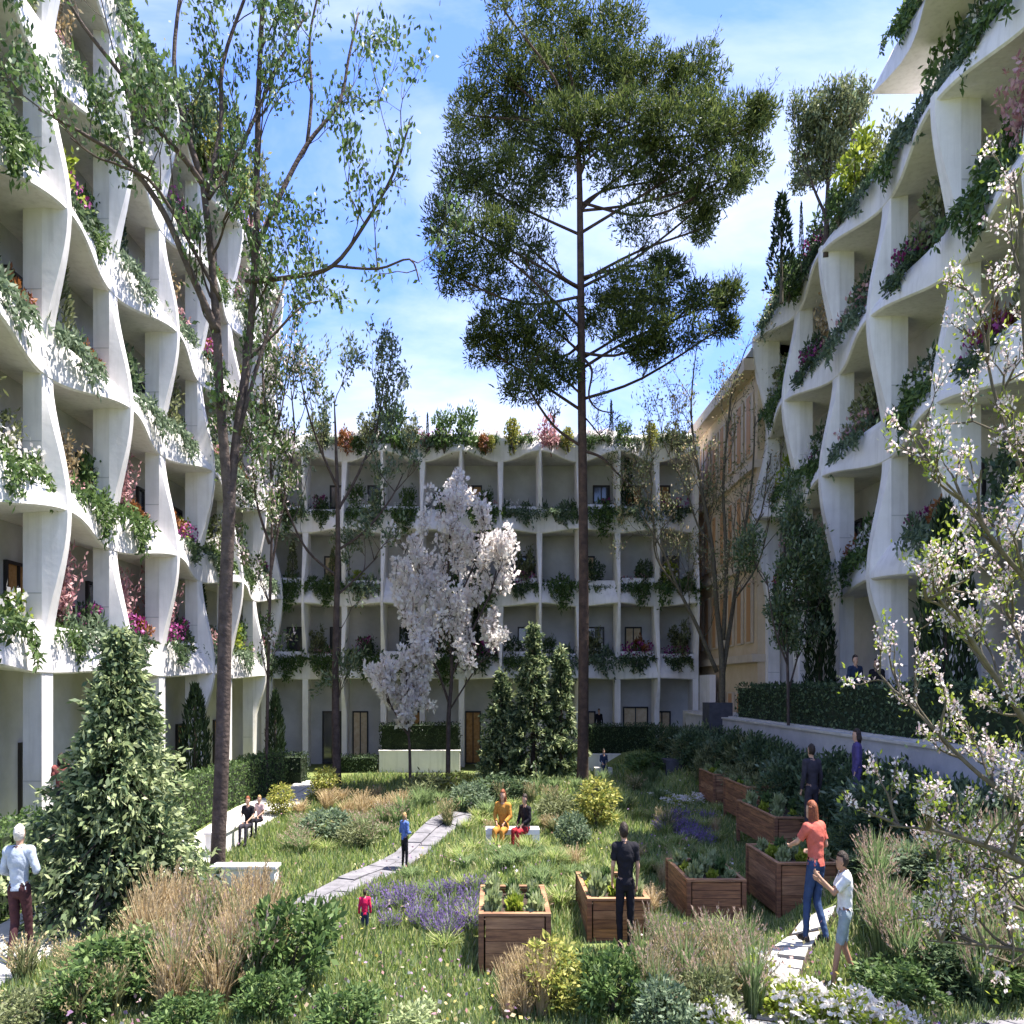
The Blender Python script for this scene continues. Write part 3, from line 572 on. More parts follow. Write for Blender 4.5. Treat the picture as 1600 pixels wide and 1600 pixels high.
# ------------------------------------------------------------------ trees
class Tree:
    def __init__(s): s.m = MB(); s.tips = []
    def limb(s, pts, r0, r1, n=7, mat=0):
        pts = [Vector(p) for p in pts]; out_ = []
        for i in range(len(pts)-1):         # Catmull-Rom
            p0 = pts[max(i-1, 0)]; p1 = pts[i]; p2 = pts[i+1]; p3 = pts[min(i+2, len(pts)-1)]
            for k in range(4):
                t = k/4; out_.append(.5*((2*p1)+(p2-p0)*t+(2*p0-5*p1+4*p2-p3)*t*t+(3*p1-p0-3*p2+p3)*t**3))
        out_.append(pts[-1]); k = len(out_); t = np.linspace(0, 1, k)
        s.m.tube(np.array(out_), r0+(r1-r0)*t, n, mat); return out_
    def grow(s, p, d, ln, r, depth, r_, spread=.6, up=.15, xs=.7):
        d = Vector(d).normalized(); pts = [p]; q = p; seg = 4
        for i in range(seg):
            d = (d+Vector((r_.gauss(0, .22)*xs, r_.gauss(0, .22), r_.gauss(0, .16)+up*.4))).normalized()
            q = q+Vector((d.x*xs, d.y, d.z))*(ln/seg); pts.append(q)
            if depth <= 1: s.tips.append((q, d))
        s.m.tube(np.array(pts), np.linspace(r, r*.45, len(pts)), 5 if r > .02 else 4, 0, False)
        if depth > 0:
            for i in range(r_.choice((2, 3, 3))):
                b = pts[r_.choice((2, 3, 4))]; nd = d+Vector((r_.gauss(0, spread), r_.gauss(0, spread), r_.gauss(0, spread)*.6+up))
                s.grow(b, nd, ln*r_.uniform(.55, .8), r*.55, depth-1, r_, spread, up, xs)
    def finish(s, name, mats, lq, lmats, label, cat='tree', loc=None, crown='crown', group=None):
        r = empty(name, loc); tag(r, label, cat, group); off = -np.array(loc)
        s.m.V = [v+off for v in s.m.V]; s.m.build('trunk', mats, r, smooth=True)
        mm = MB()
        for Q, mi in lq: mm.quads(Q+off, mi)
        mm.build(crown, lmats, r); return r
def tipcloud(tips, per, rad, L_, W_, up=.2, xs=.7, keep=1.0):
    c = np.array([t[0] for t in tips]); d = np.array([t[1] for t in tips])
    if keep < 1: k = rng.random(len(c)) < keep; c = c[k]; d = d[k]
    c = np.repeat(c, per, 0)+rng.normal(size=(len(c)*per, 3))*rad*np.array([xs, 1, 1]); d = np.repeat(d, per, 0)
    return leaves(c, L_, W_, up, d, 1.0, xs)
R_ = random.Random(3)
# slender left tree
T = Tree(); Y0 = 17.0
def PL(lst, Y, dy=None):
    o = []
    for i, (a, b_) in enumerate(lst): o.append(P(a, b_, Y+(dy[i] if dy else 0)))
    return o
base = P(340, 1378, Y0); base.z = hz(base.x, base.y)
T.limb([base+Vector((0, 0, -.2)), base+Vector((0, 0, .15)), P(348, 1150, Y0), P(352, 950, Y0), P(357, 820, Y0), P(359, 770, Y0)], .15, .115, 12)
limbs = [
 ([(359, 800), (352, 720), (344, 620), (338, 500), (330, 400), (318, 290)], .105, .06, [0, -.05, -.1, -.2, -.2, -.3]),
 ([(360, 800), (364, 735), (375, 640), (390, 530), (400, 380), (402, 250), (405, 120), (412, -20)], .095, .045, [0, .05, .2, .4, .4, .6, .9, 1.2]),
 ([(340, 520), (300, 430), (255, 330), (200, 255), (140, 215), (60, 170)], .075, .025, [-.2, -.5, -.8, -1.1, -1.4, -1.8]),
 ([(318, 290), (290, 250), (245, 200), (200, 130), (130, 40), (90, -30)], .06, .025, [-.3, -.5, -.8, -1.1, -1.4, -1.6]),
 ([(318, 290), (285, 180), (272, 90), (283, -20)], .06, .03, [-.3, -.3, -.1, .1]),
 ([(322, 300), (345, 200), (348, 100), (385, -10)], .055, .03, [-.3, 0, .3, .6]),
 ([(325, 310), (370, 240), (400, 180), (440, 90), (480, 20)], .05, .02, [-.3, .2, .6, .8, 1.1]),
 ([(395, 400), (440, 300), (480, 225), (530, 160), (545, 90), (560, 20)], .06, .02, [.4, .8, 1.1, 1.4, 1.6, 1.8]),
 ([(480, 225), (487, 150), (484, 60), (500, -20)], .04, .02, [1.1, 1.3, 1.5, 1.6]),
 ([(385, 440), (460, 432), (520, 415), (570, 350), (615, 270), (640, 190)], .055, .018, [.4, .0, -.3, -.5, -.7, -.9]),
 ([(520, 415), (590, 420), (640, 405), (655, 440)], .03, .012, [-.3, -.6, -.9, -1]),
 ([(390, 560), (430, 520), (470, 480), (500, 470)], .035, .014, [.4, .6, .9, 1.2]),
 ([(345, 470), (250, 300), (190, 260), (150, 245), (110, 215)], .035, .014, [-.2, -.9, -1.2, -1.5, -1.7]),
 ([(372, 680), (400, 580), (425, 500), (445, 440)], .045, .02, [.1, .3, .5, .8]),
]
for pts, a, b_, dy in limbs:
    o = T.limb(PL(pts, Y0, dy), a, b_, 7)
    for k in range(4, len(o)-1, 3 if b_ > .02 else 2):
        if R_.random() < .75:
            dd = (o[k+1]-o[k]).normalized(); side = Vector((R_.choice((-1, 1))*R_.uniform(.3, 1), R_.uniform(-.8, .8), R_.uniform(.1, .7)))
            T.grow(o[k], dd*.6+side, R_.uniform(.8, 1.5), max(.012, b_*.5), 2, R_)
    T.tips.append((o[-1], (o[-1]-o[-2]).normalized()))
print('left tree tips', len(T.tips))
T.finish('slender_tree', M['bark'], [(tipcloud(T.tips, 4, .13, .15, .08, keep=.66), 0), (tipcloud(T.tips, 2, .13, .14, .08, keep=.4), 1)], [LM['green'], LM['blue']], 'tall slender forked tree with sparse leaves, rising in front of the sunlit left block', loc=base)

# great pine
T = Tree(); Y0 = 31.0; base = P(910, 1225, Y0); base.z = hz(base.x, base.y)
tr_ = PL([(911, 1150), (912, 900), (909, 620), (907, 400), (905, 270), (900, 170), (880, 60), (875, 10)], Y0)
T.limb([base+Vector((0, 0, -.2)), base+Vector((0, 0, .2))]+tr_[:-1], .235, .05, 12)
pads = [(790, 20, 40, 35, .4), (870, 45, 62, 42, 1), (950, 55, 62, 45, 1), (780, 105, 50, 45, .8), (850, 120, 65, 45, 1), (935, 120, 70, 45, 1), (1010, 130, 65, 45, 1), (1085, 130, 52, 50, 1), (735, 180, 38, 52, .9), (800, 200, 62, 45, 1), (890, 205, 70, 45, 1),
        (980, 200, 65, 45, 1), (1060, 205, 70, 50, 1), (1140, 205, 55, 45, 1), (1188, 185, 24, 26, .9), (720, 270, 36, 50, .9), (790, 290, 66, 48, 1), (860, 290, 36, 40, .8), (960, 265, 45, 30, .7), (1040, 280, 55, 35, .9), (1120, 285, 52, 35, .9), (1170, 265, 28, 30, .8),
        (695, 345, 32, 40, .8), (760, 375, 55, 40, .9), (820, 380, 40, 35, .5), (990, 345, 32, 32, .45), (1085, 330, 28, 25, .6), (1100, 355, 18, 22, .6), (700, 425, 30, 35, .8), (760, 440, 45, 30, .8), (840, 440, 45, 32, .5), (1040, 425, 32, 28, .9), (985, 450, 45, 30, .9),
        (780, 500, 45, 32, .9), (850, 500, 50, 30, .8), (950, 490, 55, 38, .9), (1020, 480, 40, 30, .9), (1090, 470, 30, 25, .7), (1135, 465, 22, 22, .9), (1130, 510, 22, 18, .6), (1060, 520, 45, 25, .8), (1015, 550, 26, 20, .8), (760, 545, 35, 28, .9), (820, 550, 60, 32, 1), (870, 580, 35, 32, .9),
        (825, 605, 42, 24, .8), (990, 525, 45, 25, .8)]
CC, DD = [], []
tl = np.array([tuple(v) for v in tr_])
for (px, py, rx, ry, dens) in pads:
    dy = R_.uniform(-2.6, 2.6)*(1-abs(px-905)/420); c = P(px, py, Y0+dy); k = Y0/F
    r3 = np.array([rx*k, (rx+ry)*.5*k*1.3, ry*k])
    ncl = int(118*dens*max(.5, rx*ry/2400)); pts, d = clumps(ncl, np.array(c), r3*np.array([.97, 1, .85]), .36, 30, .62, False); CC.append(pts); DD.append(d)
    # limb from the trunk
    zt = c.z-abs(c.x-tr_[3].x)*R_.uniform(.0, .6)-R_.uniform(.0, 1.3); zt = min(zt, 22.5); xt = np.interp(zt, tl[:, 2], tl[:, 0]); a = Vector((xt, Y0, zt))
    mid = a.lerp(c, .45)+Vector((R_.uniform(-.5, .5), R_.uniform(-.4, .4), R_.uniform(-.7, .3)))
    if R_.random() < .35 and px > 740 and px < 1100: continue
    o = T.limb([a, mid, c, c+Vector((R_.uniform(-.3, .3), 0, .3))], .06, .018, 6)
    for q in range(4, len(o)-1, 2):
        for _ in range(2): T.grow(o[q], (o[q+1]-o[q]).normalized()+Vector((R_.uniform(-1, 1), R_.uniform(-1, 1), R_.uniform(-.2, .8))), R_.uniform(.5, 1.0), .022, 1, R_)
# dead lower branches
for pts, a in (([(912, 560), (925, 580), (920, 620), (935, 640), (960, 645)], .05), ([(914, 705), (940, 715), (965, 740), (985, 760)], .06), ([(912, 650), (925, 665), (945, 690)], .03)):
    o = T.limb(PL(pts, Y0, [0]+[-.4]*(len(pts)-1)), a, .02, 6)
    for q in range(4, len(o)-1, 2): T.grow(o[q], Vector((R_.uniform(0, 1), R_.uniform(-1, 1), R_.uniform(-.5, .5))), .6, .014, 1, R_)
CC = np.concatenate(CC); DD = np.concatenate(DD)
T.finish('pine_tree', M['pinebark'], [(leaves(CC, .25, .055, .55, DD, .8, .75), 0), (tipcloud(T.tips, 3, .1, .22, .035, .5), 0)], [LM['pine']], 'huge tall pine with straight bare trunk and broad dark crown in the garden centre', loc=base)

def conifer(px, ybase, ytop, wpx, Y, label, n=7000, seed=1, lm='con'):
    b_ = P(px, ybase, Y); b_.z = hz(b_.x, Y); top = P(px, ytop, Y).z; h = top-b_.z; r = wpx/2*Y/F
    T = Tree(); T.m.tube([b_+Vector((0, 0, -.1)), b_+Vector((0, 0, h*.5)), b_+Vector((0, 0, h*.97))], [.1, .06, .015], 7)
    q = random.Random(seed); CC, DD, TC, TD = [], [], [], []
    nb = int(n/36)
    for i in range(nb):
        t = q.random()**1.15*.98; a = q.uniform(0, 6.283); rad = r*(1-t)**.92*q.uniform(.6, 1.08)*(1+.16*math.sin(a*3+t*9)); rad *= 1.12-.35*((t*9+.2*math.sin(a*2)) % 1); z = b_.z+.12+t*(h-.1)
        tip = np.array([b_.x+math.cos(a)*rad, b_.y+math.sin(a)*rad*1.4, z-.22*rad]); root = np.array([b_.x, b_.y, z+rad*.25])
        k = 26; s_ = rng.uniform(.45, 1, k)[:, None]; C = root+(tip-root)*s_+rng.normal(size=(k, 3))*[.06, .09, .06]; CC.append(C); DD.append(np.repeat((tip-root)[None], k, 0)+[0, 0, -.05])
        C = tip+rng.normal(size=(12, 3))*[.055, .08, .055]; TC.append(C); TD.append(np.repeat((tip-root)[None]+[0, 0, .25*rad], 12, 0))
        if i % 3 == 0: T.m.tube([root, tip], [.018, .006], 4)
    CC, DD, TC, TD = map(np.concatenate, (CC, DD, TC, TD)); sc_ = max(.8, min(1.5, Y/14))
    return T.finish('broad_conifer', M['bark'], [(leaves(CC, .17*sc_, .06*sc_, .1, DD, .6, .8), 0), (leaves(TC, .15*sc_, .06*sc_, -.1, TD, .9, .8), 1)], [LM[lm], LM['contip']], label, loc=b_)
conifer(188, 1436, 985, 300, 13.6, 'large leafy dark conifer with pale new tips at the left', 26000, 1)
conifer(833, 1212, 975, 118, 33.0, 'tallest of the three pale tipped conifers left of the pine trunk', 9000, 2)
conifer(783, 1212, 1045, 92, 33.6, 'shortest of the three pale tipped conifers, beside the magnolia', 5500, 3)
conifer(876, 1212, 1010, 84, 33.2, 'pale tipped conifer nearest the pine trunk, right of the tallest', 6000, 4)
def cypress(px, ybase, ytop, wpx, Y, label, n=2200, zb=None):
    b_ = P(px, ybase, Y); b_.z = hz(b_.x, Y) if zb is None else zb
    h = P(px, ytop, Y).z-b_.z; r = wpx/2*Y/F; T = Tree(); T.m.tube([b_, b_+Vector((0, 0, h*.9))], [.08, .02], 6)
    t = rng.random(n); a = rng.uniform(0, 6.28, n); rad = r*np.minimum(1, (1-t)*2.2)**.7*(.6+.5*rng.random(n)); C = np.stack([b_.x+np.cos(a)*rad, b_.y+np.sin(a)*rad*1.4, b_.z+.1+t*h*.97], 1)
    D = np.stack([np.cos(a)*.4, np.sin(a)*.4, np.ones(n)], 1)
    return T.finish('cypress_tree', M['bark'], [(leaves(C, .24, .06, .6, D, .35, .8), 0)], [LM['cyp']], label, loc=b_)
cypress(305, 1235, 1075, 42, 27, 'narrow dark cypress behind the left hedge, beside the slender trunk')
cypress(430, 1200, 1085, 26, 33, 'thin dark cypress where the left block meets the far block', 1500)
cypress(1281, 1075, 905, 40, 25, 'dark narrow cypress on the terrace in front of the right block corner', zb=2.5)
cypress(1478, 1060, 790, 72, 17.5, 'tall dark cypress on the terrace behind the flowering branches', 3600, zb=2.5)

def open_tree(name, stems, Y, r0, label, leafmats, per=6, leaf=(.16, .07), depth=2, density=.6, keep=1, bark='bark', ln=(.7, 1.4), seed=4, blossom=None, groundbase=None, rad=.13):
    q = random.Random(seed); T = Tree(); first = P(*stems[0][0][0], Y); base = Vector((first.x, first.y, hz(first.x, Y) if groundbase is None else groundbase))
    for pts, a, b_, dy in stems:
        W = [P(x_, y_, Y+dy*i/len(pts)) for i, (x_, y_) in enumerate(pts)]
        if pts is stems[0][0]: W[0] = base+Vector((0, 0, -.1))
        o = T.limb(W, a, b_, 8)
        for k in range(3, len(o)-1, 2):
            if a < r0 or k > len(o)*.35:
                for _ in range(2):
                    if q.random() < density:
                        dd = (o[k+1]-o[k]).normalized(); T.grow(o[k], dd*.7+Vector((q.choice((-1, 1))*q.uniform(.2, .9), q.uniform(-.9, .9), q.uniform(0, .7))), q.uniform(*ln), .02, depth, q)
        T.tips.append((o[-1], (o[-1]-o[-2]).normalized()))
    lq = [(tipcloud(T.tips, per, rad, leaf[0], leaf[1], keep=keep), 0)]; lms = [LM[leafmats[0]]]
    for e_ in leafmats[1:]:
        lms.append(LM[e_]); lq.append((tipcloud(T.tips, max(1, per//2), rad, leaf[0], leaf[1], keep=keep*.7), len(lms)-1))
    if blossom:
        lms.append(LM[blossom[0]]); c = np.array([t[0] for t in T.tips]); c = c[rng.random(len(c)) < blossom[1]]; k = blossom[2]
        c2 = np.repeat(c, k, 0); d = unit(rng.normal(size=(len(c2), 3))); lq.append((leaves(c2+d*(.02 if blossom[3] < .1 else .11), blossom[3], blossom[3]*.75, .1, d, .3, .75), len(lms)-1))
    print(name, len(T.tips))
    return T.finish(name, M[bark], lq, lms, label, loc=base)
open_tree('garden_tree', [([(527, 1218), (524, 1050), (528, 850), (525, 700), (522, 620)], .16, .012, 0), ([(526, 800), (560, 740), (590, 660), (600, 590)], .06, .02, 1.5), ([(526, 760), (500, 700), (480, 640), (470, 590)], .05, .02, -1.5),
     ([(527, 860), (570, 830), (610, 780), (630, 740)], .05, .02, 1), ([(526, 900), (480, 860), (450, 800), (430, 750)], .05, .02, -1), ([(527, 930), (560, 900), (590, 870)], .04, .02, 1)], 31,
     .17, 'thin straight tree with airy green crown left of the white magnolia', ['blue', 'olive'], 6, (.22, .09), 2, .5, .6, ln=(1.0, 1.9), seed=8)
open_tree('garden_tree', [([(415, 1190), (420, 1000), (425, 800), (420, 650)], .06, .03, 0), ([(422, 900), (440, 800), (460, 700), (455, 610)], .05, .02, 1), ([(421, 850), (400, 780), (395, 700)], .05, .02, 0), ([(420, 700), (440, 640), (450, 560)], .04, .015, 1), ([(420, 680), (410, 560), (430, 480)], .04, .015, 1)], 29,
     .12, 'bushy tree with mixed green and rusty leaves in front of the left corner', ['green', 'olive', 'blush'], 6, (.18, .08), 2, .7, .65, ln=(.9, 1.6), seed=9)
open_tree('bare_tree', [([(1128, 1100), (1128, 1030), (1120, 950), (1112, 850), (1095, 760), (1080, 650), (1085, 570)], .12, .02, 0), ([(1128, 1060), (1145, 950), (1160, 850), (1175, 750), (1180, 650)], .09, .02, 1), ([(1120, 1050), (1090, 980), (1060, 920), (1035, 860), (1000, 800)], .08, .02, -1),
     ([(1130, 1000), (1135, 880), (1130, 760), (1140, 640), (1150, 580)], .08, .02, .5), ([(1060, 920), (1025, 870), (1020, 800), (1000, 740)], .04, .015, -1), ([(1112, 850), (1090, 820), (1070, 760), (1040, 700)], .045, .015, -.6), ([(1160, 850), (1190, 800), (1200, 720)], .04, .015, 1), ([(1145, 940), (1185, 880), (1205, 800)], .035, .015, 1)], 31,
     .12, 'many-stemmed tree with fine pale twigs in the dark box planter', ['olive', 'straw'], 2, (.14, .055), 3, .62, .42, 'twig', ln=(.9, 1.6), seed=12, groundbase=2.9)
open_tree('young_tree', [([(1233, 1180), (1231, 1060), (1228, 950), (1225, 850)], .05, .02, 0), ([(1232, 1080), (1250, 1010), (1262, 940)], .03, .012, .6), ([(1231, 1040), (1210, 980), (1198, 900)], .03, .012, -.6), ([(1229, 980), (1245, 920), (1240, 850)], .03, .01, .3)], 24,
     .05, 'young tree with thin rusty stem in front of the terrace hedge', ['blue', 'green', 'olive'], 7, (.17, .07), 2, .8, ln=(.6, 1.1), seed=14)
open_tree('olive_tree', [([(1290, 400), (1292, 330), (1295, 260), (1300, 200)], .09, .02, 0), ([(1292, 340), (1270, 290), (1258, 240)], .05, .015, .5), ([(1292, 320), (1320, 270), (1335, 210)], .05, .015, -.5)], 25.5,
     .09, 'silvery olive tree standing on the roof of the right block', ['olive', 'blue'], 12, (.18, .06), 2, 1.0, ln=(.8, 1.3), seed=15, groundbase=15.8)
# white magnolia
mag = open_tree('magnolia_tree', [([(700, 1205), (701, 1120), (706, 1050), (702, 960), (700, 900), (702, 840)], .09, .02, 0), ([(702, 1100), (680, 1040), (650, 990), (622, 930)], .05, .015, -.8), ([(704, 1060), (740, 980), (765, 930), (778, 880)], .05, .015, .8), ([(703, 1000), (668, 920), (640, 870)], .04, .015, .4), ([(705, 960), (742, 880), (760, 830)], .04, .015, -.4),
     ([(702, 1110), (740, 1050), (775, 1000)], .035, .012, .5), ([(701, 880), (705, 830), (702, 790)], .03, .012, 0)], 32,
     .09, 'white magnolia in full bloom before the far block', ['blush_g'], 1, (.12, .05), 2, .95, .5, 'bark', ln=(.75, 1.25), seed=17, blossom=('white', .5, 9, .2))
open_tree('magnolia_tree', [([(641, 1215), (640, 1170), (636, 1120), (632, 1070)], .06, .02, 0), ([(638, 1150), (615, 1110), (600, 1080)], .035, .012, -.5), ([(637, 1130), (655, 1080), (670, 1040)], .035, .012, .5)], 30.5,
     .06, 'small low white magnolia left of the taller one', ['blush_g'], 1, (.12, .05), 2, 1.0, .5, 'bark', ln=(.6, .95), seed=19, blossom=('white', .6, 8, .19))
# blossom branches at the right edge
open_tree('flowering_tree', [([(1800, 1640), (1740, 1400), (1690, 1150), (1650, 900), (1620, 700), (1600, 480), (1595, 330)], .11, .015, -.6), ([(1700, 1250), (1620, 1150), (1550, 1050), (1490, 960), (1440, 935)], .045, .008, -.9), ([(1650, 950), (1580, 880), (1520, 800), (1465, 740)], .035, .008, -.6),
     ([(1740, 1430), (1640, 1370), (1560, 1330), (1470, 1300), (1390, 1290)], .045, .008, -.9), ([(1720, 1330), (1620, 1270), (1530, 1210), (1450, 1130), (1400, 1080)], .04, .008, .5), ([(1780, 1560), (1660, 1500), (1560, 1480), (1450, 1470)], .04, .008, -.5),
     ([(1640, 820), (1590, 720), (1550, 600), (1530, 470)], .03, .008, .5), ([(1760, 1500), (1640, 1440), (1540, 1400), (1450, 1390)], .035, .008, .6), ([(1700, 1180), (1640, 1100), (1590, 1000), (1560, 900)], .03, .008, .6), ([(1770, 1560), (1680, 1530), (1600, 1510), (1540, 1490)], .03, .008, -1)], 9.0,
     .11, 'flowering tree reaching in from the right edge with white blossoms and lime leaves', ['lime', 'blue'], 3, (.07, .033), 2, .8, .42, 'twig', ln=(.35, .6), seed=23, blossom=('blush', .5, 6, .042), groundbase=0, rad=.06)
# ------------------------------------------------------------------ raised wooden planters
BOXES = []
def plank_box(px0, px1, ytop, ybot, Y, dep, label, crop, short):
    xa, xb = (px0-CX)*Y/F, (px1-CX)*Y/F; zt = HC-(ytop-CY)*Y/F; zb = HC-(ybot-CY)*Y/F; h = zt-zb; w_ = xb-xa
    r = empty('raised_planter', ((xa+xb)/2, Y+dep/2, zb)); tag(r, label, 'planter', 'raised wooden planters')
    BOXES.append((xa-.1, xb+.1, Y-.35, Y+dep+.1))
    nb = 5; ph = h/nb; q = random.Random(px0)
    for k in range(nb):
        z0_, z1_ = k*ph+.0035, (k+1)*ph-.0035
        for s_ in (-1, 1):
            mm = [M['wood'], M['wood'], M['wood2'], M['wood3']][q.randrange(4)]
            MB().box(-w_/2+.05, w_/2-.05, s_*dep/2-.02+q.uniform(-.004, .004), s_*dep/2+.02, z0_, z1_).build('plank', mm, r)
            mm = [M['wood'], M['wood2'], M['wood3']][q.randrange(3)]
            MB().box(s_*(w_/2)-.014, s_*(w_/2)+.014+q.uniform(-.004, .004), -dep/2+.06, dep/2-.06, z0_, z1_).build('plank', mm, r)
    for sx in (-1, 1):
        for sy in (-1, 1): MB().box(sx*w_/2-.034, sx*w_/2+.03, sy*dep/2-.045, sy*dep/2+.045, -.25, h+.012).build('post', M['wood3'], r)
    MB().box(-w_/2+.03, w_/2-.03, -dep/2+.04, dep/2-.04, h-.12, h-.05).build('soil_bed', M['soil'], r)
    for a, b_, c, d_ in ((-w_/2-.03, w_/2+.03, -dep/2-.05, -dep/2+.05), (-w_/2-.03, w_/2+.03, dep/2-.05, dep/2+.05)): MB().box(a, b_, c, d_, h+.014, h+.045).build('rim', M['wood2'], r)
    for sx in (-1, 1): MB().box(sx*w_/2-.03, sx*w_/2+.03, -dep/2+.052, dep/2-.052, h+.014, h+.043).build('rim', M['wood2'], r)
    # crops: rows of leafy heads
    pos = crop; k = 0
    for iy in range(3):
        for ix in range(3):
            o = link('salad_plant', pos[(ix+iy) % len(pos)], None, (r.location.x+(-w_/2+w_*(ix+.5)/3), r.location.y-dep/2+dep*(iy+.5)/3, zb+h-.06)); s_ = q.uniform(.8, 1.2)*min(1, w_/.75); o.scale = (s_*.66, s_, s_*q.uniform(.9, 1.3)); o.rotation_euler = (0, 0, 0)
            tag(o, 'leafy vegetable in the '+short+', '+('front', 'middle', 'back')[iy]+' row, '+('left', 'centre', 'right')[ix], 'vegetable plant', 'vegetables in the '+short)
    return r
def lettuce(lm, h=.32, n=170):
    m = MB(); a = rng.uniform(0, 6.28, n); rr_ = rng.uniform(.02, .2, n); C = np.stack([np.cos(a)*rr_*.5, np.sin(a)*rr_*.5, rng.uniform(0, h*.5, n)], 1)
    D = np.stack([np.cos(a)*rr_*5, np.sin(a)*rr_*5, np.full(n, 1.0)], 1); m.quads(leaves(C, h*.45, .07, .2, D, .8)); return m.mesh('salad_plant', [LM[lm]])
crops = [lettuce('contip'), lettuce('lime', .24), lettuce('contip', .34), lettuce('green', .34), lettuce('contip', .26)]
plank_box(752, 857, 1432, 1528, 10.9, 1.5, 'wooden planter nearest the camera, behind the bright yellow bush', crops, 'planter nearest the camera')
plank_box(921, 1012, 1408, 1480, 12.3, 1.7, 'wooden planter the man in black stands at', crops, 'planter by the man in black')
plank_box(1076, 1162, 1378, 1442, 13.4, 1.6, 'wooden planter between the man in black and the woman with orange hair', crops, 'planter with open grass either side')
plank_box(1216, 1310, 1352, 1430, 13.6, 1.6, 'wooden planter directly behind the woman with orange hair', crops, 'planter behind the orange-haired woman')
plank_box(1212, 1290, 1280, 1330, 17.0, 2.6, 'wooden planter left of the orange haired woman, behind her planter', crops, 'long planter up the slope')
plank_box(1168, 1205, 1232, 1285, 20.6, 2.0, 'narrow wooden planter second from the far end of the row', crops, 'narrow planter near the row end')
plank_box(1116, 1168, 1212, 1256, 24.0, 1.6, 'farthest wooden planter of the curved row', crops, 'farthest planter')

# ------------------------------------------------------------------ ground planting
SH = {
 'leafy': shrub('green', (.6, .6, .5), 46, .2, 40, (.13, .055)), 'pale': shrub('contip', (.5, .5, .45), 40, .18, 36, (.12, .05)),
 'blue': shrub('blue', (.55, .55, .5), 44, .2, 40, (.13, .05)), 'deep': shrub('deep', (.6, .6, .55), 46, .22, 40, (.14, .05)),
 'yellow': shrub('yellow', (.42, .42, .62), 46, .15, 36, (.10, .04)), 'olive': shrub('olive', (.5, .5, .45), 40, .2, 36, (.14, .04)),
 'wf': shrub('lime', (.5, .5, .28), 34, .16, 30, (.10, .05), 'white', 700), 'lav': None, 'tuftg': None}
def tuft(lm, h, n, spread, bend=.5, plume=None, wid=.018):
    m = MB(); a = rng.uniform(0, 6.28, n); b0 = rng.uniform(0, .12, n); ln = h*rng.uniform(.5, 1.05, n); sp = spread*rng.random(n)**.7
    base = np.stack([np.cos(a)*b0, np.sin(a)*b0, np.zeros(n)], 1); o = np.stack([np.cos(a), np.sin(a), np.zeros(n)], 1)
    mid = base+o*(sp*.35)[:, None]+np.array([0, 0, 1])*(ln*.6)[:, None]; tip = base+o*sp[:, None]+np.array([0, 0, 1])*(ln*(1-.25*bend*rng.random(n)))[:, None]
    s_ = unit(np.cross(o+rng.normal(size=(n, 3))*.6, [0, 0, 1]))*wid/2
    m.quads(np.stack([base-s_, base+s_, mid+s_, mid-s_], 1)); m.quads(np.stack([mid-s_, mid+s_, tip+s_*.15, tip-s_*.15], 1))
    mats = [LM[lm]]
    if plume:
        k = rng.choice(n, n//3, replace=False); t = np.repeat(tip[k], 9, 0); d = np.repeat(unit(tip[k]-mid[k]), 9, 0); C = t-d*rng.uniform(0, .22, len(t))[:, None]
        m.quads(leaves(C, .065, .018, .5, d, .45), 1); mats.append(LM[plume])
    return m.mesh('grass_clump', mats)
SH['straw'] = tuft('straw', 1.15, 170, .42, plume='straw'); SH['pinkg'] = tuft('blade2', 1.0, 150, .4, plume='blush_g'); SH['tuftg'] = tuft('blade2', .7, 170, .38, .9)
SH['mixg'] = tuft('olive', .95, 160, .42, plume='straw'); SH['lav'] = tuft('blade2', .42, 110, .26, .3, plume='purple', wid=.012)
SH['mound'] = tuft('blade', .45, 170, .36, .9)
NM = {'leafy': ('leafy_bush', 'bush'), 'pale': ('pale_bush', 'bush'), 'blue': ('grey_green_bush', 'bush'), 'deep': ('dark_bush', 'bush'), 'yellow': ('yellow_bush', 'bush'), 'olive': ('olive_bush', 'bush'), 'wf': ('white_flower_patch', 'flowers'), 'lav': ('lavender', 'flowers'),
      'straw': ('feather_grass', 'ornamental grass'), 'pinkg': ('pink_plume_grass', 'ornamental grass'), 'tuftg': ('green_grass_clump', 'ornamental grass'), 'mixg': ('olive_plume_grass', 'ornamental grass'), 'mound': ('meadow_tuft', 'grass tuft')}
def plant(kind, px, Y, hgt, wid, label=None, group=None, rot=None, sink=.0):
    g = G(px, Y); me = SH[kind]; o = link(NM[kind][0], me, None, (g.x, g.y, g.z-sink)); bb = np.array([v.co for v in me.vertices]) if me.name not in BB else None
    if bb is not None: BB[me.name] = (np.percentile(np.abs(bb[:, 0]), 97), bb[:, 2].max())
    rx, h0 = BB[me.name]; sx = wid/2/rx; o.scale = (sx, sx*1.35, hgt/h0); tag(o, label, NM[kind][1], group); return o
BB = {}
def ORDN(n):
    return (ORD+['thirteenth', 'fourteenth', 'fifteenth', 'sixteenth', 'seventeenth', 'eighteenth', 'nineteenth', 'twentieth', 'twenty-first', 'twenty-second', 'twenty-third', 'twenty-fourth', 'twenty-fifth'])[n-1]
def bush(kind, px, ytop, wpx, Y, label, group=None):      # top pixel row, pixel width, distance
    g = G(px, Y); zt = HC-(ytop-CY)*Y/F; return plant(kind, px, Y, max(.2, zt-g.z), wpx*Y/F, label, group)
bush('yellow', 858, 1462, 95, 9.6, 'bright yellow-green bush at the bottom centre before the nearest planter')
bush('leafy', 952, 1462, 105, 9.5, 'broad green bush with pale leaf tips below the man in black')
bush('leafy', 455, 1375, 135, 10.4, 'tall leafy green bush beside the beige grasses, lower left')
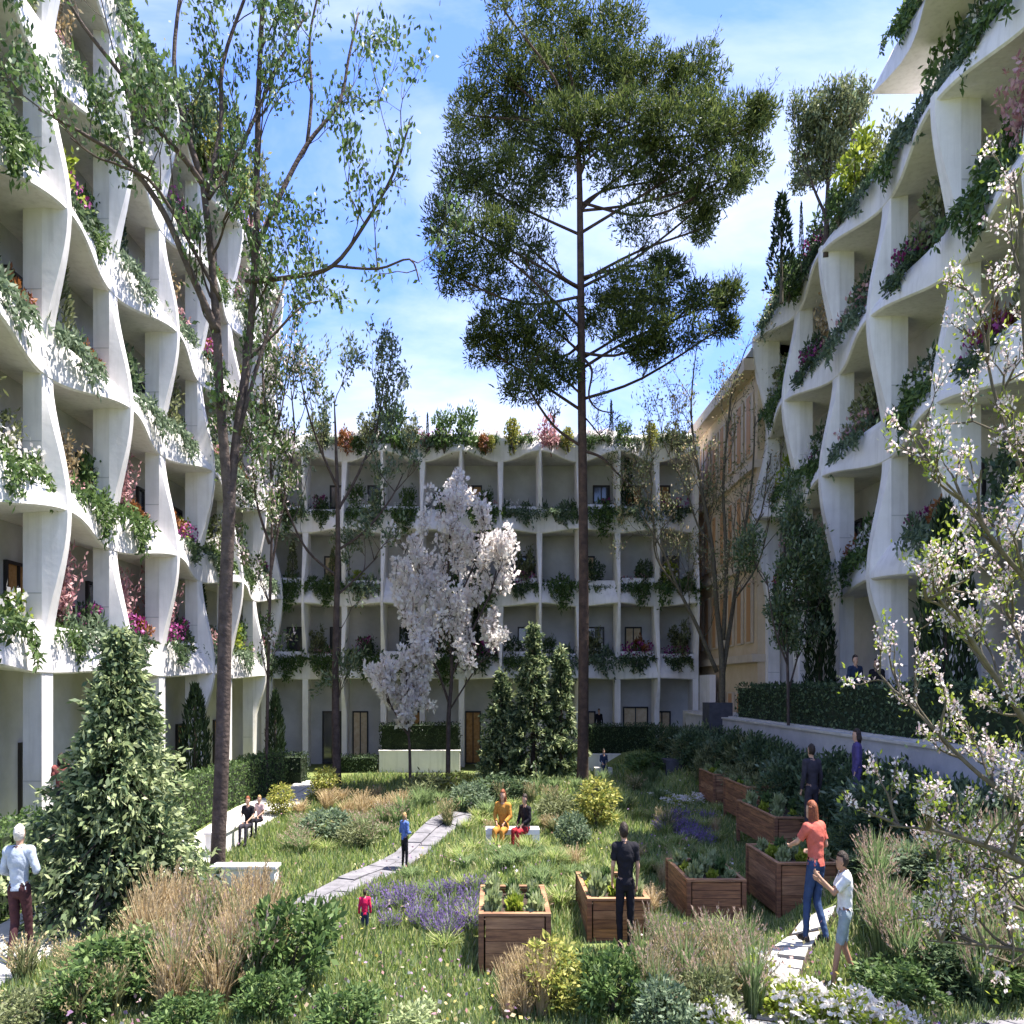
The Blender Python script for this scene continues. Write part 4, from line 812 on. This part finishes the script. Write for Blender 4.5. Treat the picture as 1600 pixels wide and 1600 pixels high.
bush('leafy', 190, 1442, 150, 10.0, 'wide leafy bush under the big left conifer')
bush('pale', 235, 1425, 90, 10.8, 'pale green bush at the foot of the big left conifer')
bush('leafy', 130, 1500, 90, 9.3, 'low green bush near the lower left corner')
bush('yellow', 932, 1212, 62, 21.0, 'golden bush in the middle of the meadow under the pine')
bush('yellow', 438, 1222, 40, 24.0, 'yellow flowering bush beside the two small seated figures')
bush('yellow', 507, 1196, 42, 27.0, 'yellow flowering bush beside the thin straight tree')
bush('yellow', 715, 1205, 60, 27.5, 'olive yellow bush left of the three conifers')
bush('olive', 668, 1198, 70, 27.0, 'round olive bush below the white magnolia')
bush('blue', 510, 1258, 75, 20.0, 'grey green bush left of the diagonal path')
bush('olive', 560, 1275, 60, 19.0, 'olive bush beside the diagonal path near the blue shirted child')
bush('blue', 735, 1215, 60, 24.0, 'grey green bush behind the seated couple')
bush('deep', 790, 1205, 80, 25.0, 'dark bush between the conifers and the seated couple')
bush('leafy', 1010, 1170, 60, 29.5, 'green bush beside the dark square stone bin')
bush('olive', 870, 1235, 60, 22.0, 'olive bush right of the seated couple')
bush('blue', 893, 1262, 50, 19.5, 'small grey green bush in front of the golden one')
bush('pale', 1100, 1120, 40, 31.0, 'pale bush below the dark box planter')
bush('wf', 1190, 1475, 90, 9.9, 'white flower patch by the stepping stones')
bush('wf', 1255, 1520, 110, 9.3, 'largest white flower patch at the bottom right')
bush('wf', 1330, 1530, 110, 9.0, 'white flower patch at the feet of the boy')
bush('wf', 1120, 1545, 70, 9.0, 'small white flower patch at the bottom, left of the others')
bush('wf', 1395, 1560, 80, 9.0, 'white flower patch at the right end of the front bed')
bush('leafy', 1400, 1490, 110, 9.8, 'green bush behind the boy in white')
# right bank: dark masses
q = random.Random(21)
gl = 'dark bushes on the shaded bank below the retaining wall'
for px, ytop, w_, Y, kd in ((1110, 1150, 60, 33, 'blue'), (1150, 1140, 70, 31, 'deep'), (1195, 1135, 70, 29, 'blue'), (1240, 1140, 70, 26, 'deep'), (1180, 1165, 60, 26, 'blue'), (1300, 1140, 80, 24, 'deep'), (1270, 1170, 80, 22, 'blue'), (1350, 1150, 90, 20, 'deep'), (1310, 1215, 90, 17.5, 'deep'), (1380, 1190, 100, 17, 'blue'),
                           (1440, 1170, 100, 17, 'deep'), (1360, 1260, 110, 14.5, 'deep'), (1420, 1230, 120, 14, 'deep'), (1500, 1210, 120, 14, 'blue'), (1370, 1330, 110, 12.8, 'deep'), (1440, 1310, 130, 12.3, 'blue'), (1530, 1300, 140, 12, 'deep'), (1590, 1230, 120, 13, 'deep'), (1410, 1395, 120, 11.3, 'deep'), (1500, 1390, 130, 11, 'blue'), (1580, 1400, 130, 10.8, 'deep'), (1470, 1455, 120, 10.2, 'deep'), (1560, 1470, 120, 10.0, 'leafy')):
    bi = 1 if 'bi' not in globals() else bi+1; bush(kd, px, ytop, w_, Y, ('dark' if kd == 'deep' else 'grey-green')+' bush on the shaded bank, '+ORDN(bi)+' from the far end' if kd != 'leafy' else 'green bush at the foot of the shaded bank in the lower right corner', gl)
def scatter(kind, n, xr, yr, hr, wr, label, group, cond=None):
    c = 0; tries = 0
    while c < n and tries < n*20:
        tries += 1; px = q.uniform(*xr); Y = q.uniform(*yr)
        if cond and not cond(px, Y): continue
        xx = (px-CX)*Y/F
        if any(a_-.1 < xx < b_+.1 and c_ < Y < d_ for (a_, b_, c_, d_) in BOXES) or -7.3 < xx < -5.9: continue
        plant(kind, px, Y, q.uniform(*hr), q.uniform(*wr), label, group).rotation_euler = (0, 0, 0); c += 1
def bank(n):
    for i in range(n):
        Y = 13+21*(i+q.random()*.6)/n; x = q.uniform(6.3, 7.35); kd = q.choice(('deep', 'deep', 'blue', 'olive')); px = x*F/Y+CX
        plant(kd, px, Y, q.uniform(1.1, 1.6), q.uniform(.8, 1.2), {'deep': 'dark', 'blue': 'grey-green', 'olive': 'olive'}[kd]+' shrub growing against the white retaining wall below the hedge', 'shrubs along the retaining wall')
bank(46)
def inpx(px, Y, a, b_): return a < px < b_
scatter('straw', 34, (215, 440), (9.3, 12.6), (.75, 1.25), (.35, .6), 'tall beige feather grass in the lower left bed', 'beige feather grasses in the lower left bed')
scatter('pinkg', 14, (240, 420), (9.2, 12.5), (.7, 1.1), (.35, .55), 'pinkish plume grass among the beige grasses at lower left', 'pink plume grasses at lower left')
scatter('mixg', 14, (30, 260), (9.2, 11.0), (.4, .7), (.35, .6), 'olive plume grass in the lower left corner', 'olive grasses at lower left')
scatter('pinkg', 24, (1000, 1190), (9.3, 11.8), (.55, .95), (.3, .5), 'pink plume grass in front of the middle planters', 'pink plume grasses before the middle planters')
scatter('mixg', 10, (1010, 1200), (9.2, 10.8), (.5, .8), (.3, .5), 'olive plume grass in front of the middle planters', 'olive grasses before the middle planters')
scatter('straw', 9, (750, 860), (9.2, 9.9), (.5, .8), (.25, .4), 'beige grass before the nearest planter', 'beige grasses before the nearest planter')
scatter('pinkg', 26, (1350, 1600), (9.6, 13), (.7, 1.2), (.35, .55), 'pale plume grass behind the boy under the flowering tree', 'plume grasses under the flowering tree')
scatter('tuftg', 30, (1090, 1500), (14, 30), (.6, 1.0), (.5, .8), 'green grass clump on the right bank', 'grass clumps on the right bank', lambda px, Y: (px-CX)*Y/F > 5.4)
scatter('lav', 26, (570, 750), (12.0, 14.6), (.3, .42), (.3, .45), 'purple lavender in the meadow left of the nearest planter', 'lavender left of the nearest planter')
scatter('lav', 24, (1020, 1110), (18.5, 22), (.3, .4), (.35, .5), 'purple lavender on the rise before the planters', 'lavender on the rise before the planters')
scatter('pinkg', 16, (455, 640), (17.5, 21.5), (.4, .7), (.35, .6), 'pinkish grass left of the diagonal path', 'pinkish grasses left of the diagonal path', lambda px, Y: (px-CX)*Y/F < np.interp(Y, [15.2, 18.3, 21.5], [-2.75, -1.75, -1.0])-.7)
scatter('straw', 16, (445, 660), (22, 29), (.4, .75), (.4, .7), 'beige grass near the thin straight tree', 'beige grasses near the thin straight tree')
scatter('tuftg', 26, (600, 1050), (21, 29), (.45, .8), (.5, .8), 'green grass clump behind the seated couple', 'grass clumps behind the seated couple')
scatter('mixg', 10, (600, 1050), (20, 30), (.4, .8), (.4, .7), 'olive plume grass in the far meadow', 'olive grasses in the far meadow')
scatter('tuftg', 16, (640, 900), (14, 17), (.25, .45), (.4, .6), 'low green grass clump on the meadow mound', 'grass clumps on the meadow mound')
scatter('wf', 8, (1020, 1200), (24, 31), (.3, .5), (.5, .8), 'pale flower patch near the far planters', 'pale flowers near the far planters')

for px, yt, w_, Y, kd, lb in ((40, 1530, 90, 9.0, 'olive', 'olive bush in the bottom left corner'), (290, 1540, 90, 8.9, 'leafy', 'low green bush among the beige grasses at the bottom'), (540, 1530, 100, 8.9, 'leafy', 'low green bush at the bottom, between the grasses and the lawn'),
    (640, 1560, 80, 8.8, 'pale', 'small pale bush at the bottom edge of the lawn'), (1035, 1520, 90, 9.0, 'blue', 'grey green bush at the bottom, right of the broad green one'), (1110, 1490, 80, 9.3, 'olive', 'olive bush at the bottom before the pink grasses'),
    (420, 1500, 90, 9.3, 'leafy', 'green bush in front of the tall leafy bush at lower left'), (330, 1440, 70, 11.5, 'yellow', 'yellow-green bush among the beige grasses')):
    bush(kd, px, yt, w_, Y, lb)
# meadow: short blades over the whole lawn, one mass
def meadow(name, n, xr, yr, h, lm, seed, cond=None, wid=.016):
    g = np.random.default_rng(seed); yy = yr[0]+(yr[1]-yr[0])*g.random(n)**1.7; px = g.uniform(*xr, n); x = (px-CX)*yy/F
    keep = np.ones(n, bool)
    def near(cl, wd):
        cl = np.array(cl); return np.abs(x-np.interp(yy, cl[:, 1], cl[:, 0], left=99, right=99)) < wd
    keep &= ~near([(-3.6, 13.2), (-2.75, 15.2), (-1.75, 18.3), (-1.0, 21.5), (-.45, 24.8), (.2, 29)], .37)
    keep &= ~((x < -5.7) & (x > -7.2)) & (x < 7.7) & (x > -7.2)
    keep &= ~near([(3.0, 8.2), (4.4, 8.9), (6.4, 9.25)], 1.0) & ~near([(2.6, 8.9), (3.1, 10.2), (3.9, 11.8), (4.6, 12.6)], .33)
    for (a_, b_, c_, d_) in BOXES: keep &= ~((x > a_) & (x < b_) & (yy > c_) & (yy < d_))
    x, yy = x[keep], yy[keep]; n = len(x); z = H(x, yy); B = np.stack([x, yy, z], 1)
    pat = .55+.45*np.sin(x*1.9+yy*.7)*np.sin(yy*1.3-x*.6); hh = h*g.uniform(.5, 1.3, n)*(.6+.6*pat)*(1+yy/40)
    a = g.uniform(0, 6.28, n); s_ = np.stack([np.cos(a), np.sin(a), a*0], 1)*(wid*(1+yy/14))[:, None]/2; ln_ = g.normal(size=(n, 3))*.35; ln_[:, 2] = 1
    T_ = B+unit(ln_)*hh[:, None]; Q = np.stack([B-s_, B+s_, T_+s_*.2, T_-s_*.2], 1)
    o = MB().quads(Q).build(name, LM[lm]); tag(o, kind='stuff'); return o
o = meadow('meadow_grass', 190000, (-20, 1620), (8.6, 35), .11, 'blade', 3); tag(o, 'short bright green meadow grass covering the garden floor', 'grass')
o = meadow('meadow_grass', 60000, (-20, 1620), (8.6, 35), .15, 'blade2', 4); tag(o, 'cooler green grass blades mixed through the meadow', 'grass')

def petals(n, seed):
    g = np.random.default_rng(seed); yy = 8.8+24*g.random(n)**1.5; px = g.uniform(0, 1500, n); x = (px-CX)*yy/F
    k = (np.sin(x*1.3+yy*.9)+np.sin(x*.6-yy*1.7) > .15) & (x > -5.5) & (x < 7.5); x, yy = x[k], yy[k]
    for (a_, b_, c_, d_) in BOXES:
        k = ~((x > a_) & (x < b_) & (yy > c_) & (yy < d_)); x, yy = x[k], yy[k]
    z = H(x, yy)+g.uniform(.1, .3, len(x)); o = MB().quads(leaves(np.stack([x, yy, z], 1), .05, .045, .2)).build('meadow_flowers', LM['fl']); tag(o, 'tiny pale, yellow and mauve flowers speckled through the meadow', 'flowers', kind='stuff')
petals(5000, 8)
scatter('straw', 14, (520, 1120), (12.5, 22), (.3, .5), (.25, .45), 'short straw coloured grass tuft in the central meadow', 'straw tufts in the central meadow', lambda px, Y: not (-3.4 < (px-CX)*Y/F < -.8))
scatter('mound', 80, (480, 1150), (11, 24), (.25, .42), (.35, .6), 'low bright green tuft in the central meadow', 'green tufts in the central meadow', lambda px, Y: not (-3.4 < (px-CX)*Y/F < -.8))
# ------------------------------------------------------------------ bench, people
SK = mat('skin', (.50, .30, .21), .6, spec=.3); SK2 = mat('skin_tanned', (.36, .20, .13), .6, spec=.3)
def cloth(name, c): return mat(name, c, .9, (tuple(v*.72 for v in c), 9, 5), .25, 30, .15)
C_ = {'grey': cloth('cloth_grey_blue', (.42, .47, .55)), 'black': cloth('cloth_black', (.018, .017, .022)), 'navy': cloth('cloth_navy', (.03, .045, .09)), 'maroon': cloth('cloth_dark_brown', (.06, .025, .028)), 'blue': cloth('cloth_blue', (.11, .18, .44)),
      'red': cloth('cloth_pink_red', (.62, .02, .09)), 'ochre': cloth('cloth_ochre', (.52, .24, .05)), 'crimson': cloth('cloth_crimson', (.36, .03, .04)), 'coral': cloth('cloth_coral', (.62, .15, .11)), 'jean': cloth('cloth_denim', (.04, .07, .15)),
      'white': cloth('cloth_white', (.72, .72, .74)), 'shortg': cloth('cloth_grey_green', (.27, .33, .36)), 'violet': cloth('cloth_violet', (.09, .07, .20)), 'char': cloth('cloth_charcoal', (.045, .04, .05)), 'pinkish': cloth('cloth_dusty_red', (.28, .09, .08))}
HR = {'white': mat('hair_white', (.62, .58, .54), .8, ((.45, .42, .4), 30, 3), .6, 60), 'dark': mat('hair_dark', (.02, .013, .01), .6, ((.035, .022, .016), 30, 3), .6, 60), 'orange': mat('hair_orange', (.26, .08, .03), .6, ((.15, .04, .02), 30, 3), .6, 60), 'blond': mat('hair_blond', (.42, .28, .12), .6, ((.3, .18, .07), 30, 3), .6, 60)}
SHOE = mat('shoe_leather', (.02, .018, .018), .5); EYE = mat('eye', (.02, .015, .012), .3); LIP = mat('lip', (.30, .09, .08), .5)
def ellip(c, r, n=10, k=8):
    V = []; F_ = []
    for i in range(k+1):
        th = math.pi*i/k
        for j in range(n): ph = 2*math.pi*j/n; V.append((c[0]+r[0]*math.sin(th)*math.cos(ph), c[1]+r[1]*math.sin(th)*math.sin(ph), c[2]+r[2]*math.cos(th)))
    for i in range(k):
        for j in range(n): F_.append((i*n+j, i*n+(j+1) % n, (i+1)*n+(j+1) % n, (i+1)*n+j)[::-1])
    return np.array(V), F_
def capsule(a, b_, ra, rb, flat=1.0, n=10):
    a = np.array(a, float); b_ = np.array(b_, float); d = b_-a; L_ = np.linalg.norm(d)+1e-9; d /= L_
    u = np.cross(d, [0, 1, 0]); u = u/np.linalg.norm(u) if np.linalg.norm(u) > .1 else np.array([1., 0, 0]); v = np.cross(d, u)
    ts = [(-1, .02), (-.8, .6), (-.45, .89), (0, 1)]; V = []; rings = []
    for t, k in ts: rings.append((a+d*t*ra, ra*k))
    for t in (.25, .5, .75): rings.append((a+d*L_*t, ra+(rb-ra)*t))
    for t, k in ts[::-1]: rings.append((b_-d*t*rb, rb*k))
    for c, r in rings:
        for j in range(n): ph = 2*math.pi*j/n; V.append(c+r*(math.cos(ph)*u+math.sin(ph)*v*flat))
    F_ = [(i*n+j, i*n+(j+1) % n, (i+1)*n+(j+1) % n, (i+1)*n+j) for i in range(len(rings)-1) for j in range(n)]+[tuple(range(n-1, -1, -1)), tuple((len(rings)-1)*n+j for j in range(n))]
    return np.array(V), F_
STAND = dict(pelvis=(0, 0, .95), chest=(0, 0, 1.28), neck=(0, 0, 1.46), head=(0, .02, 1.62), sh=.19, hip=.09,
             elL=(-.25, -.02, 1.15), wrL=(-.26, .06, .90), elR=(.25, -.02, 1.15), wrR=(.26, .06, .90),
             knL=(-.11, .03, .50), anL=(-.12, 0, .09), knR=(.11, .03, .50), anR=(.12, 0, .09))
SIT = dict(STAND, pelvis=(0, 0, .55), chest=(0, .02, .87), neck=(0, .03, 1.05), head=(0, .06, 1.21), elL=(-.25, .06, .78), wrL=(-.12, .28, .66), elR=(.25, .06, .78), wrR=(.12, .28, .66),
           knL=(-.12, .46, .52), anL=(-.12, .50, .09), knR=(.12, .46, .52), anR=(.12, .50, .09))
def person(loc, height, heading, label, top, bot, hair, pose=STAND, upd=None, skin=SK, sleeves='short', legs='long', hairlen=0, vox=.016, dress=False, shoes=SHOE, collar=None, ref=1.75, sitbase=0):
    """heading: degrees, 0 = faces away from the camera (+y), 90 = faces left, 180 = faces the camera"""
    J = {k: (np.array(v, float) if isinstance(v, tuple) else v) for k, v in pose.items()}
    for k, v in (upd or {}).items(): J[k] = np.array(v, float) if isinstance(v, tuple) else v
    parts = []   # (V,F,label)
    def cap(a, b_, ra, rb, lb, flat=1): parts.append((*capsule(a, b_, ra, rb, flat), lb))
    def ell(c, r, lb): parts.append((*ellip(c, r), lb))
    pv, ch, nk, hd = J['pelvis'], J['chest'], J['neck'], J['head']
    ell(pv, (.165, .115, .13), 'bot'); cap(pv, ch, .12, .135, 'top', .8); ell(ch+[0, 0, .02], (.175, .115, .19), 'top')
    shL, shR = nk+[-J['sh'], 0, -.06], nk+[J['sh'], 0, -.06]; cap(shL, shR, .062, .062, 'top'); cap(nk-[0, 0, .06], hd-[0, 0, .06], .058, .052, 'skin')
    ell(hd, (.078, .096, .122), 'skin'); fwd = np.array([0, 1, 0]); ell(hd+[0, .088, -.02], (.016, .022, .024), 'skin'); ell(hd+[0, .05, -.08], (.05, .045, .04), 'skin')
    for s_ in (-1, 1): ell(hd+[s_*.08, -.005, -.01], (.012, .02, .032), 'skin')
    segs = []
    for s_, sh, el, wr in ((-1, shL, J['elL'], J['wrL']), (1, shR, J['elR'], J['wrR'])):
        cap(sh, el, .052, .04, 'arm'); cap(el, wr, .04, .027, 'fore')
        d = wr-el; d = d/np.linalg.norm(d); side = np.cross(d, [0, 1, 0]); side = side/np.linalg.norm(side) if np.linalg.norm(side) > .2 else np.array([1., 0, 0]); fr = np.cross(side, d)*-1
        pc = wr+d*.05; cap(wr, pc+d*.02, .026, .03, 'hand', .7)
        if vox < .02:
            for fi in range(4):
                off = fr*(.030-.020*fi); ln = (.062, .072, .067, .05)[fi]; p0 = pc+d*.025+off; p1 = p0+d*ln*.55-side*s_*.012; p2 = p1+d*ln*.35-side*s_*.026; cap(p0, p1, .0095, .009, 'hand'); cap(p1, p2, .009, .0075, 'hand')
            p0 = wr+d*.025+fr*.025; p1 = p0+d*.03+fr*.025; cap(p0, p1, .011, .010, 'hand'); cap(p1, p1+d*.028, .010, .008, 'hand')
    for s_, kn, an in ((-1, J['knL'], J['anL']), (1, J['knR'], J['anR'])):
        hp = pv+[s_*J['hip'], 0, -.02]; cap(hp, kn, .088, .058, 'thigh'); cap(kn, an, .058, .038, 'calf'); cap(an+[0, -.03, -.045], an+[0, .13, -.055], .036, .032, 'shoe')
    V = np.concatenate([p[0] for p in parts]); F_ = []; o_ = 0
    for p in parts: F_ += [tuple(i+o_ for i in f) for f in p[1]]; o_ += len(p[0])
    m0 = bpy.data.meshes.new('body'); m0.from_pydata(V.tolist(), [], F_); m0.update()
    ob = bpy.data.objects.new('tmp', m0); COL.objects.link(ob)
    md = ob.modifiers.new('r', 'REMESH'); md.mode = 'VOXEL'; md.voxel_size = vox; md.use_smooth_shade = True
    ms = ob.modifiers.new('s', 'SMOOTH'); ms.factor = .5; ms.iterations = 2
    ev = ob.evaluated_get(bpy.context.evaluated_depsgraph_get()); me = bpy.data.meshes.new_from_object(ev)
    bpy.data.objects.remove(ob); bpy.data.meshes.remove(m0)
    nV = len(me.vertices); co = np.zeros(nV*3); me.vertices.foreach_get('co', co); co = co.reshape(-1, 3); no = np.zeros(nV*3); me.vertices.foreach_get('normal', no); no = no.reshape(-1, 3)
    # nearest source part -> region of each vertex
    best = np.full(nV, 9e9); lab = np.zeros(nV, int); names = sorted(set(p[2] for p in parts))
    for p in parts:
        A = p[0]
        for s0 in range(0, nV, 4000):
            dd = ((co[s0:s0+4000, None, :]-A[None])**2).sum(2).min(1); bb_ = best[s0:s0+4000]; w_ = dd < bb_; bb_[w_] = dd[w_]; lab[s0:s0+4000][w_] = names.index(p[2])
    nm = np.array(names)[lab]
    # limb parameter cuts
    def along(a, b_): d = b_-a; return ((co-a)@d)/(d@d)
    topm = (nm == 'top'); arm = nm == 'arm'
    if sleeves == 'short':
        tl_ = np.where(co[:, 0] < 0, along(shL, J['elL']), along(shR, J['elR'])); topm = topm | (arm & (tl_ < .72))
    elif sleeves == 'long': topm = topm | arm | (nm == 'fore')
    else: topm = topm
    botm = (nm == 'bot') | (nm == 'thigh')
    if legs == 'long': botm = botm | (nm == 'calf')
    elif legs == 'short':
        tl_ = np.where(co[:, 0] < 0, along(pv+[-.09, 0, 0], J['knL']), along(pv+[.09, 0, 0], J['knR'])); botm = botm & ((nm == 'bot') | (tl_ < 1.0))
    shm = nm == 'shoe'
    k = height/ref; hd_ = math.radians(heading); R = np.array([[math.cos(hd_), -math.sin(hd_), 0], [math.sin(hd_), math.cos(hd_), 0], [0, 0, 1]])
    XC = .68
    def world(A): A = (A*k)@R.T; A = A.copy(); A[:, 0] *= XC; return A
    root = empty('person', loc); tag(root, label, 'person')
    npoly = len(me.polygons); 
    me.vertices.foreach_set('co', world(co).astype(np.float32).ravel()); me.materials.clear(); me.materials.append(skin); me.update(); link('body', me, root)
    polys = [tuple(p.vertices) for p in me.polygons]
    def shell(name, msk, m_, infl):
        fs = [f for f in polys if sum(msk[i] for i in f) >= 3]
        if not fs: return
        ids = sorted({i for f in fs for i in f}); mp_ = {v: i for i, v in enumerate(ids)}; A = co[ids]; fold = .5+.5*np.sin(A[:, 2]*55+A[:, 0]*38+3*np.sin(A[:, 1]*31+A[:, 0]*17)); A = A+no[ids]*(infl+.006*fold)[:, None]
        q_ = bpy.data.meshes.new(name); q_.from_pydata(world(A).tolist(), [], [tuple(mp_[i] for i in f) for f in fs]); q_.materials.append(m_); q_.update()
        q_.polygons.foreach_set('use_smooth', np.ones(len(q_.polygons), bool)); return link(name, q_, root)
    torso = (nm == 'top') | (nm == 'bot'); shell('trousers' if legs == 'long' else ('shorts' if legs == 'short' else 'skirt'), (botm | torso) & (co[:, 2] < pv[2]+.05), bot, .009 if not dress else .018); shell('dress' if dress else 'shirt', (topm & (co[:, 2] > pv[2]-.02)) | (torso & (co[:, 2] > pv[2]-.02)), top, .020); shell('shoe', shm, shoes, .008)
    # hair: cap over crown and back, plus length
    V_, F2 = ellip(hd+[0, -.014, .016], (.087, .104, .110), 18, 14); V_ = np.array(V_); loc_ = V_-hd
    dn = unit(V_-hd); low = (loc_[:, 1] > .02) & (loc_[:, 2] < .055); V_[low] = hd+dn[low]*.05   # tuck in under the face
    V_ += dn*rng.normal(size=(len(V_), 1))*.004
    hm = MB().add(world(V_), F2)
    if hairlen:
        for i in range(9):
            a = math.radians(200+140*i/8); p0 = hd+np.array([math.cos(a)*.07, math.sin(a)*.085, .03]); p1 = hd+np.array([math.cos(a)*.09, math.sin(a)*.1-.01, -hairlen*.5]); p2 = hd+np.array([math.cos(a)*.07, math.sin(a)*.08-.03, -hairlen+.02*(i % 3)])
            V2, F3 = capsule(p0, p1, .034, .034, 1, 7); hm.add(world(V2), F3); V2, F3 = capsule(p1, p2, .034, .012, 1, 7); hm.add(world(V2), F3)
    hm.build('hair', hair, root, smooth=True)
    for s_ in (-1, 1): V_, F2 = ellip(hd+[s_*.03, .086, .012], (.012, .008, .008), 8, 6); MB().add(world(V_), F2).build('eye', EYE, root)
    V_, F2 = ellip(hd+[0, .09, -.062], (.022, .007, .006), 8, 6); MB().add(world(V_), F2).build('mouth', LIP, root)
    return root
def PG(px, Y, z=None):
    g = G(px, Y); return (g.x, g.y, g.z if z is None else z)
def FP(px, py, Y): return tuple(P(px, py, Y))
person(PG(30, 11.4), 1.78, 8, 'old white-haired man in pale grey-blue shirt walking away at the left edge', C_['grey'], C_['maroon'], HR['white'], sleeves='long',
       upd=dict(wrR=(.16, .2, 1.12), wrL=(-.12, .22, 1.1), elR=(.29, .0, 1.17), elL=(-.27, 0, 1.17), anL=(-.05, -.18, .1), knL=(-.08, .02, .5), anR=(.1, .14, .09), knR=(.1, .1, .5)))
person(PG(977, 11.75), 1.74, 0, 'dark-haired young man all in black standing at a planter, seen from behind', C_['black'], C_['black'], HR['dark'],
       upd=dict(elL=(-.24, .0, 1.17), wrL=(-.22, .16, .93), elR=(.24, -.02, 1.16), wrR=(.24, .08, .9), head=(-.02, .05, 1.61), anL=(-.1, -.02, .09), anR=(.09, .02, .09)))
person((FP(1275, 1452, 11.9)[0], 11.9, hz(4.28, 11.9)), 1.86, 25, 'woman with long orange hair, coral top and blue jeans leaning over a planter', C_['coral'], C_['jean'], HR['orange'], sleeves='short', hairlen=.42,
       upd=dict(pelvis=(0, 0, .96), chest=(.02, .03, 1.29), neck=(.02, .06, 1.46), head=(-.0, .1, 1.62), elL=(-.24, .2, 1.22), wrL=(-.14, .42, 1.14), elR=(.27, .0, 1.18), wrR=(.2, .25, 1.08), knL=(-.13, .08, .52), anL=(-.22, .04, .09), knR=(.02, .0, .5), anR=(-.02, -.22, .12)))
person(PG(1320, 10.35), 1.60, 68, 'boy in white tee and grey shorts reaching out, right of the orange-haired woman', C_['white'], C_['shortg'], HR['dark'], sleeves='short', legs='short', skin=SK2,
       upd=dict(elL=(-.2, .2, 1.22), wrL=(-.14, .42, 1.38), elR=(.22, .16, 1.16), wrR=(.15, .4, 1.28), head=(0, .05, 1.6), knR=(.1, .0, .5), anR=(.12, -.2, .1), knL=(-.08, .12, .5), anL=(-.1, .2, .09)))
person(PG(632, 17.2), 1.14, -40, 'small child in blue top and black trousers on the diagonal path', C_['blue'], C_['black'], HR['blond'], sleeves='long', vox=.022, upd=dict(wrR=(.1, .28, 1.1), wrL=(-.05, .28, 1.08), head=(0, .02, 1.6)))
person(PG(570, 12.6, hz((570-CX)*12.6/F, 12.6)-.12), .78, 10, 'toddler in bright pink-red top standing in the grass', C_['red'], C_['navy'], HR['dark'], sleeves='long', vox=.026, upd=dict(head=(0, .02, 1.60)))
bx = G(800, 19.5)
bn = empty('garden_bench', (bx.x+.01, 19.5, bx.z)); tag(bn, 'white stone bench in the meadow where the couple sits', 'bench')
sm_ = MB(); sm_.box(-.58, .58, -.24, .24, .36, .47); sm_.build('seat', M['concrete'], bn)
for s_ in (-1, 1): MB().box(s_*.5-.08, s_*.5+.08, -.22, .22, -.2, .358).build('leg', M['concrete'], bn)
person((bx.x-.19, 19.42, bx.z-.06), 1.82, 160, 'woman in long ochre dress sitting on the left of the stone bench', C_['ochre'], C_['ochre'], HR['orange'], SIT, sleeves='long', hairlen=.35, dress=True, vox=.022)
person((bx.x+.30, 19.42, bx.z-.05), 1.68, 130, 'dark-haired person in black top and crimson trousers on the right of the bench', C_['black'], C_['crimson'], HR['dark'], SIT, sleeves='long', vox=.022)
person((P(378, 1300, 19.0).x, 19.5, .1), 1.35, 175, 'small red-haired figure in black sitting on the low wall by the hedge', C_['black'], C_['char'], HR['orange'], SIT, vox=.026)
person((P(399, 1300, 20.2).x, 20.6, .1), 1.2, 165, 'small figure in pink top sitting beside the red-haired one', cloth('cloth_pale_pink', (.6, .42, .4)), C_['black'], HR['blond'], SIT, vox=.026)
person((P(92, 1270, 18.3).x, 18.4, 0.55), 1.6, 40, 'dark-haired woman in dusty red behind the hedge at the left', C_['pinkish'], C_['char'], HR['dark'], vox=.026, hairlen=.2)
person((5.6, 15.8, hz(5.6, 15.8)-.03), 1.72, 10, 'person in charcoal coat standing among bushes behind the orange-haired woman', C_['char'], C_['char'], HR['dark'], sleeves='long', vox=.022)
person((6.4, 15.8, hz(6.4, 15.8)-.03), 1.62, 60, 'dark-haired woman in violet dress on the bank near the white wall', C_['violet'], C_['violet'], HR['dark'], sleeves='long', vox=.022, dress=True, hairlen=.15)
person((P(1336, 1050, 21.5).x, 21.5, 2.5), 1.78, 185, 'man in dark jacket and white shirt on the terrace behind the hedge', C_['navy'], C_['black'], HR['dark'], sleeves='long', vox=.024)
person((P(1370, 1050, 21.0).x, 21.0, 2.5), 1.68, 120, 'dark-haired woman in black on the terrace beside the man in the jacket', C_['black'], C_['black'], HR['dark'], sleeves='long', vox=.024, hairlen=.2)
person((P(943, 1200, 31.5).x, 31.5, hz(3.85, 31.5)+.1), 1.3, 185, 'person in navy sitting on a low stone far behind the pine trunk', C_['navy'], C_['navy'], HR['dark'], SIT, sleeves='long', vox=.03)
block('stone_cube', 3.55, 4.15, 31.4, 31.9, hz(3.85, 31.5)-.1, hz(3.85, 31.5)+.42, M['pave'], 'pale low stone seat under the navy clad person by the pine', 'stone seat')
person((P(1075, 1165, 36.5).x, 36.5, hz(7.9, 36.5)+.02), 1.25, 190, 'distant person in black with pale cap on the far upper path', C_['black'], C_['black'], HR['white'], sleeves='long', vox=.03)
person((P(935, 1120, 39.6).x, 39.4, 1.0), 1.55, 180, 'dark figure standing in front of the cream window of the far block', C_['black'], C_['black'], HR['dark'], sleeves='long', vox=.03)
block('step_block', 4.2, 4.9, 39.2, 39.7, 0, 1.0, M['concrete'], 'white step under the dark figure at the far cream window', 'step')
